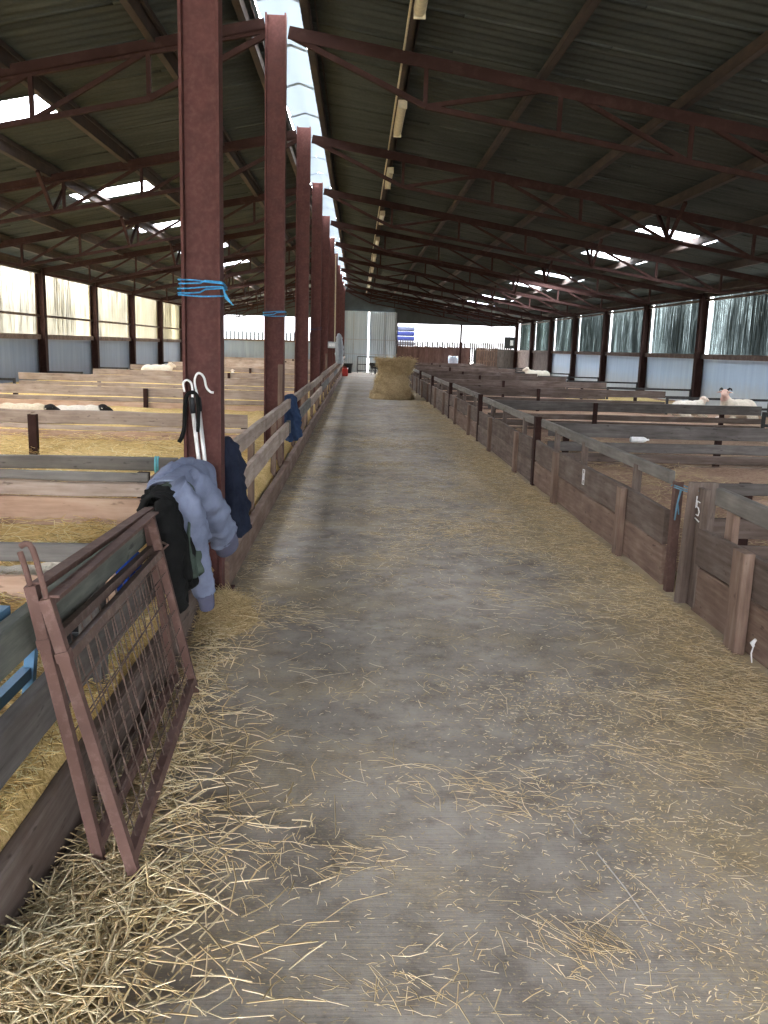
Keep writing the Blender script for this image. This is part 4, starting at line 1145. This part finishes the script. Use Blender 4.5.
# ------------------------------------------------------------------ odds and ends down the aisle
t = thing('switch_box', 'grey electrical switch box on a column far down the aisle', 'switch box', (-.90, Y[5] - .14, 1.42))
mb = MB(); mb.box((.06, 0, .1), (.42, .14, .2)); o = mb.build('case', M['galv'], t); modify(o, 'BEVEL', width=.015, segments=2)
mb = MB(); mb.tube([(.15,0,.2),(.15,.01,.8),(.14,.02,2.9)], .02, 8); mb.build('conduit', M['cream_plastic'], t)
mb = MB(); mb.box((.06,-.075,.1), (.2,.01,.1)); mb.build('cover', M['alu'], t)
t = thing('wall_socket', 'small white socket on a column at the far end of the aisle', 'socket', (-.80, Y[7] - .10, 1.35))
mb = MB(); mb.box((0,0,.12), (.16,.05,.24)); o = mb.build('case', M['white_plastic'], t); modify(o, 'BEVEL', width=.01, segments=2)
mb = MB(); mb.box((0,-.03,.12), (.08,.01,.05)); mb.build('switch', M['galv'], t)
t = thing('fuel_can', 'small red fuel can at the foot of the far aisle fence', 'fuel can', (-.62, 43.5, 0))
mb = MB(); mb.box((0,0,.2), (.3,.2,.38)); o = mb.build('body', M['red_plastic'], t); modify(o, 'BEVEL', width=.05, segments=3)
mb = MB(); mb.tube([(-.1,0,.38),(-.08,0,.46),(.05,0,.46),(.07,0,.38)], .018, 8); mb.build('handle', M['red_plastic'], t)
mb = MB(); mb.tube([(.12,0,.37),(.14,0,.43)], .03, 10); mb.build('cap', M['white_plastic'], t)
t = thing('storage_bin', 'dark plastic bin standing by the left end door', 'bin', (-.55, 48.6, 0))
mb = MB(); mb.lathe([(.001,.01),(.22,.01),(.27,.50),(.30,.50),(.30,.55),(.26,.55),(.21,.05),(.001,.05)], seg=24); mb.build('tub', M['black_plastic'], t, smooth=True)
t = thing('steel_hurdle', 'thin dark steel hurdle standing in front of the end doors', 'hurdle', (.32, 49.4, 0))
for a, b, nm in (((-.32,0,0),(-.32,0,.95),'post'), ((.72,0,0),(.72,0,.95),'post'), ((-.32,0,.93),(.72,0,.93),'rail'), ((-.32,0,.5),(.72,0,.5),'rail'), ((-.32,0,.15),(.72,0,.15),'rail')):
    mb = MB(); mb.bar(a, b, .04, .04, (0,1,0)); mb.build(nm, M['black_steel'], t)
t = thing('wheelbarrow', 'dark wheelbarrow parked by the end doors, left of the hay', 'wheelbarrow', (.98, 47.8, 0))
mb = MB(); mb.add([(-.22,-.35,.32),(.22,-.35,.32),(.22,.25,.32),(-.22,.25,.32),(-.34,-.5,.62),(.34,-.5,.62),(.34,.42,.62),(-.34,.42,.62)], [(3,2,1,0),(0,1,5,4),(1,2,6,5),(2,3,7,6),(3,0,4,7)])
o = mb.build('tray', M['black_steel'], t); modify(o, 'SOLIDIFY', thickness=.012)
mb = MB(); ring = [(0, .55 + .17*math.cos(a), .19 + .17*math.sin(a)) for a in np.linspace(0, 2*PI, 24, endpoint=False)]; mb.tube(ring, .035, 8, closed=True)
for a in range(4): mb.bar((0,.55,.19), (0,.55+.16*math.cos(a*PI/2),.19+.16*math.sin(a*PI/2)), .015, .015)
mb.build('wheel', M['black_plastic'], t, smooth=True)
for s in (-1, 1):
    mb = MB(); mb.tube([(s*.05,.55,.19),(s*.18,.1,.30),(s*.24,-.4,.36),(s*.28,-.95,.58)], .016, 8); mb.build('handle', M['steel_dark'], t)
    mb = MB(); mb.tube([(s*.2,-.2,.33),(s*.22,-.42,.02)], .016, 8); mb.build('leg', M['steel_dark'], t)
mb = MB(); rows = [[(x, y, .012 + .035*(1 - (y/.10)**2) + .006*noise.noise(Vector((x*9,y*9,0)))) for y in np.linspace(-.10,.10,7)] for x in np.linspace(-.28,.28,12)]
mb.grid(rows); o = mb.build('feed_trough', M['white_plastic'], loc=(3.3, 9.62, .52), smooth=True)
modify(o, 'SOLIDIFY', thickness=.02)
C.objects.unlink(o); bpy.data.objects.remove(o)

# small finds
mb = MB(); mb.lathe([(.001,0),(.03,0),(.033,.02),(.033,.15),(.022,.18),(.012,.19),(.012,.215),(.001,.215)], seg=16)
o = mb.build('plastic_bottle', M['white_plastic'], loc=(3.14, 9.70, .545), smooth=True); o.rotation_euler = (0, PI/2, 0)
tag(o, 'white plastic bottle lying on the second board of a right pen divider', 'bottle')
mb = MB(); ring = [(.0, .028*math.cos(a), .062*math.sin(a)) for a in np.linspace(0, 2*PI, 16, endpoint=False)]
mb.tube(ring, .008, 6, closed=True); mb.tube([(.008,0,.0)]+[(.012 + .01*i, .0, .0) for i in range(2)], .01, 6); mb.tube([(0,-.034,.02),(.01,-.05,-.03),(.015,-.045,-.09)], .007, 6)
mb.tube([(.018*1,.028*math.cos(a),.062*math.sin(a)) for a in np.linspace(0, 2*PI, 16, endpoint=False)], .008, 6, closed=True)
tag(mb.build('twine_knot', plain('turquoise_twine', (.16,.48,.58), .8), loc=(-1.46, 6.28, .60)), 'turquoise twine knotted round the plank of the second left divider', 'twine')
for nm, pts in (('long thin white scuff line on the concrete, lower right of the aisle', [(.82, 2.02, .001), (.80, 2.18, .001), (.765, 2.36, .001)]), ('short faint white scuff line on the concrete beyond the long one', [(.745, 2.46, .001), (.73, 2.58, .001)])):
    mb = MB(); mb.tube([Vector(p) - Vector(pts[0]) for p in pts], .0022, 6, flat=.3)
    tag(mb.build('scuff_mark', M['alu'] if False else plain('chalky_scuff', (.5,.48,.46), .9), loc=pts[0]), nm, 'scuff mark')
# ------------------------------------------------------------------ camera
f, Hc = 857.0, 1.5
vp, roll = (358.0, 346.3), .03
d = Vector(((vp[0]-384)/f, (vp[1]-512)/f, 1)).normalized()
h = Vector((math.cos(roll), math.sin(roll), 0))
up = d.cross(h).normalized()
if up.y > 0: up = -up
xr_ = d.cross(up)
Mc = Matrix((xr_, d, up)).transposed()          # camera (right, down, forward) = Mc @ world
right, down, fwd = Mc[0], Mc[1], Mc[2]
cd = bpy.data.cameras.new('camera'); cam = bpy.data.objects.new('camera', cd); C.objects.link(cam)
cd.sensor_fit = 'VERTICAL'; cd.sensor_height = 32; cd.lens = f / 1024 * 32; cd.clip_end = 400; cd.clip_start = .05
cam.matrix_world = Matrix.Translation((0, 0, Hc)) @ Matrix((right, -down, -fwd)).transposed().to_4x4()
bpy.context.scene.camera = cam

# ------------------------------------------------------------------ daylight
sc = bpy.context.scene
w = bpy.data.worlds.new('world'); sc.world = w; w.use_nodes = True
nt = w.node_tree; nt.nodes.clear()
out = nt.nodes.new('ShaderNodeOutputWorld'); bg = nt.nodes.new('ShaderNodeBackground')
# overcast sky: bright overhead, dim and hazy near the horizon
tc = N(nt, 'TexCoord'); sp = N(nt, 'SeparateXYZ'); nt.links.new(tc.outputs['Generated'], sp.inputs[0])
sky = ramp(nt, sp.outputs['Z'], [(.03, (.070,.072,.076)), (.16, (.50,.50,.51)), (.45, (.98,.985,1))])
nt.links.new(sky, bg.inputs[0]); bg.inputs[1].default_value = 22.0
nt.links.new(bg.outputs[0], out.inputs[0])
def portal(loc, rot, sx, sy):
    l = bpy.data.lights.new('sky_portal', 'AREA'); l.shape = 'RECTANGLE'; l.size = sx; l.size_y = sy
    l.cycles.is_portal = True
    o = bpy.data.objects.new('sky_portal', l); C.objects.link(o); o.location = loc; o.rotation_euler = rot
portal((.5, YF - .1, 1.8), (PI/2, 0, 0), 10.2, 3.6)            # doorway of the added front wall, facing in
for (lx, ls, s) in ((XLIT_L, LIGHTS_L + LIGHTS_B, SL), (XLIT_R, LIGHTS_R + LIGHTS_B, -SR)):
    for y in ls:
        xm = (lx[0] + lx[1]) / 2
        portal((xm, y + LW/2, ztop(xm) + .32), (0, -math.atan(s), 0), lx[1] - lx[0] + .05, LW + .1)
portal((5.8, YE + .2, 2.3), (-PI/2, 0, 0), 7.0, 1.4)
portal((-4.7, YE + .2, 2.4), (-PI/2, 0, 0), 7.4, 1.4)
sc.view_settings.view_transform = 'Standard'; sc.view_settings.look = 'None'; sc.view_settings.gamma = 1
sc.view_settings.use_curve_mapping = False
sc.view_settings.exposure = 1.3
sc.cycles.max_bounces = 8; sc.cycles.diffuse_bounces = 5; sc.cycles.transparent_max_bounces = 12
sc.cycles.use_denoising = True
sc.cycles.caustics_reflective = False; sc.cycles.caustics_refractive = False
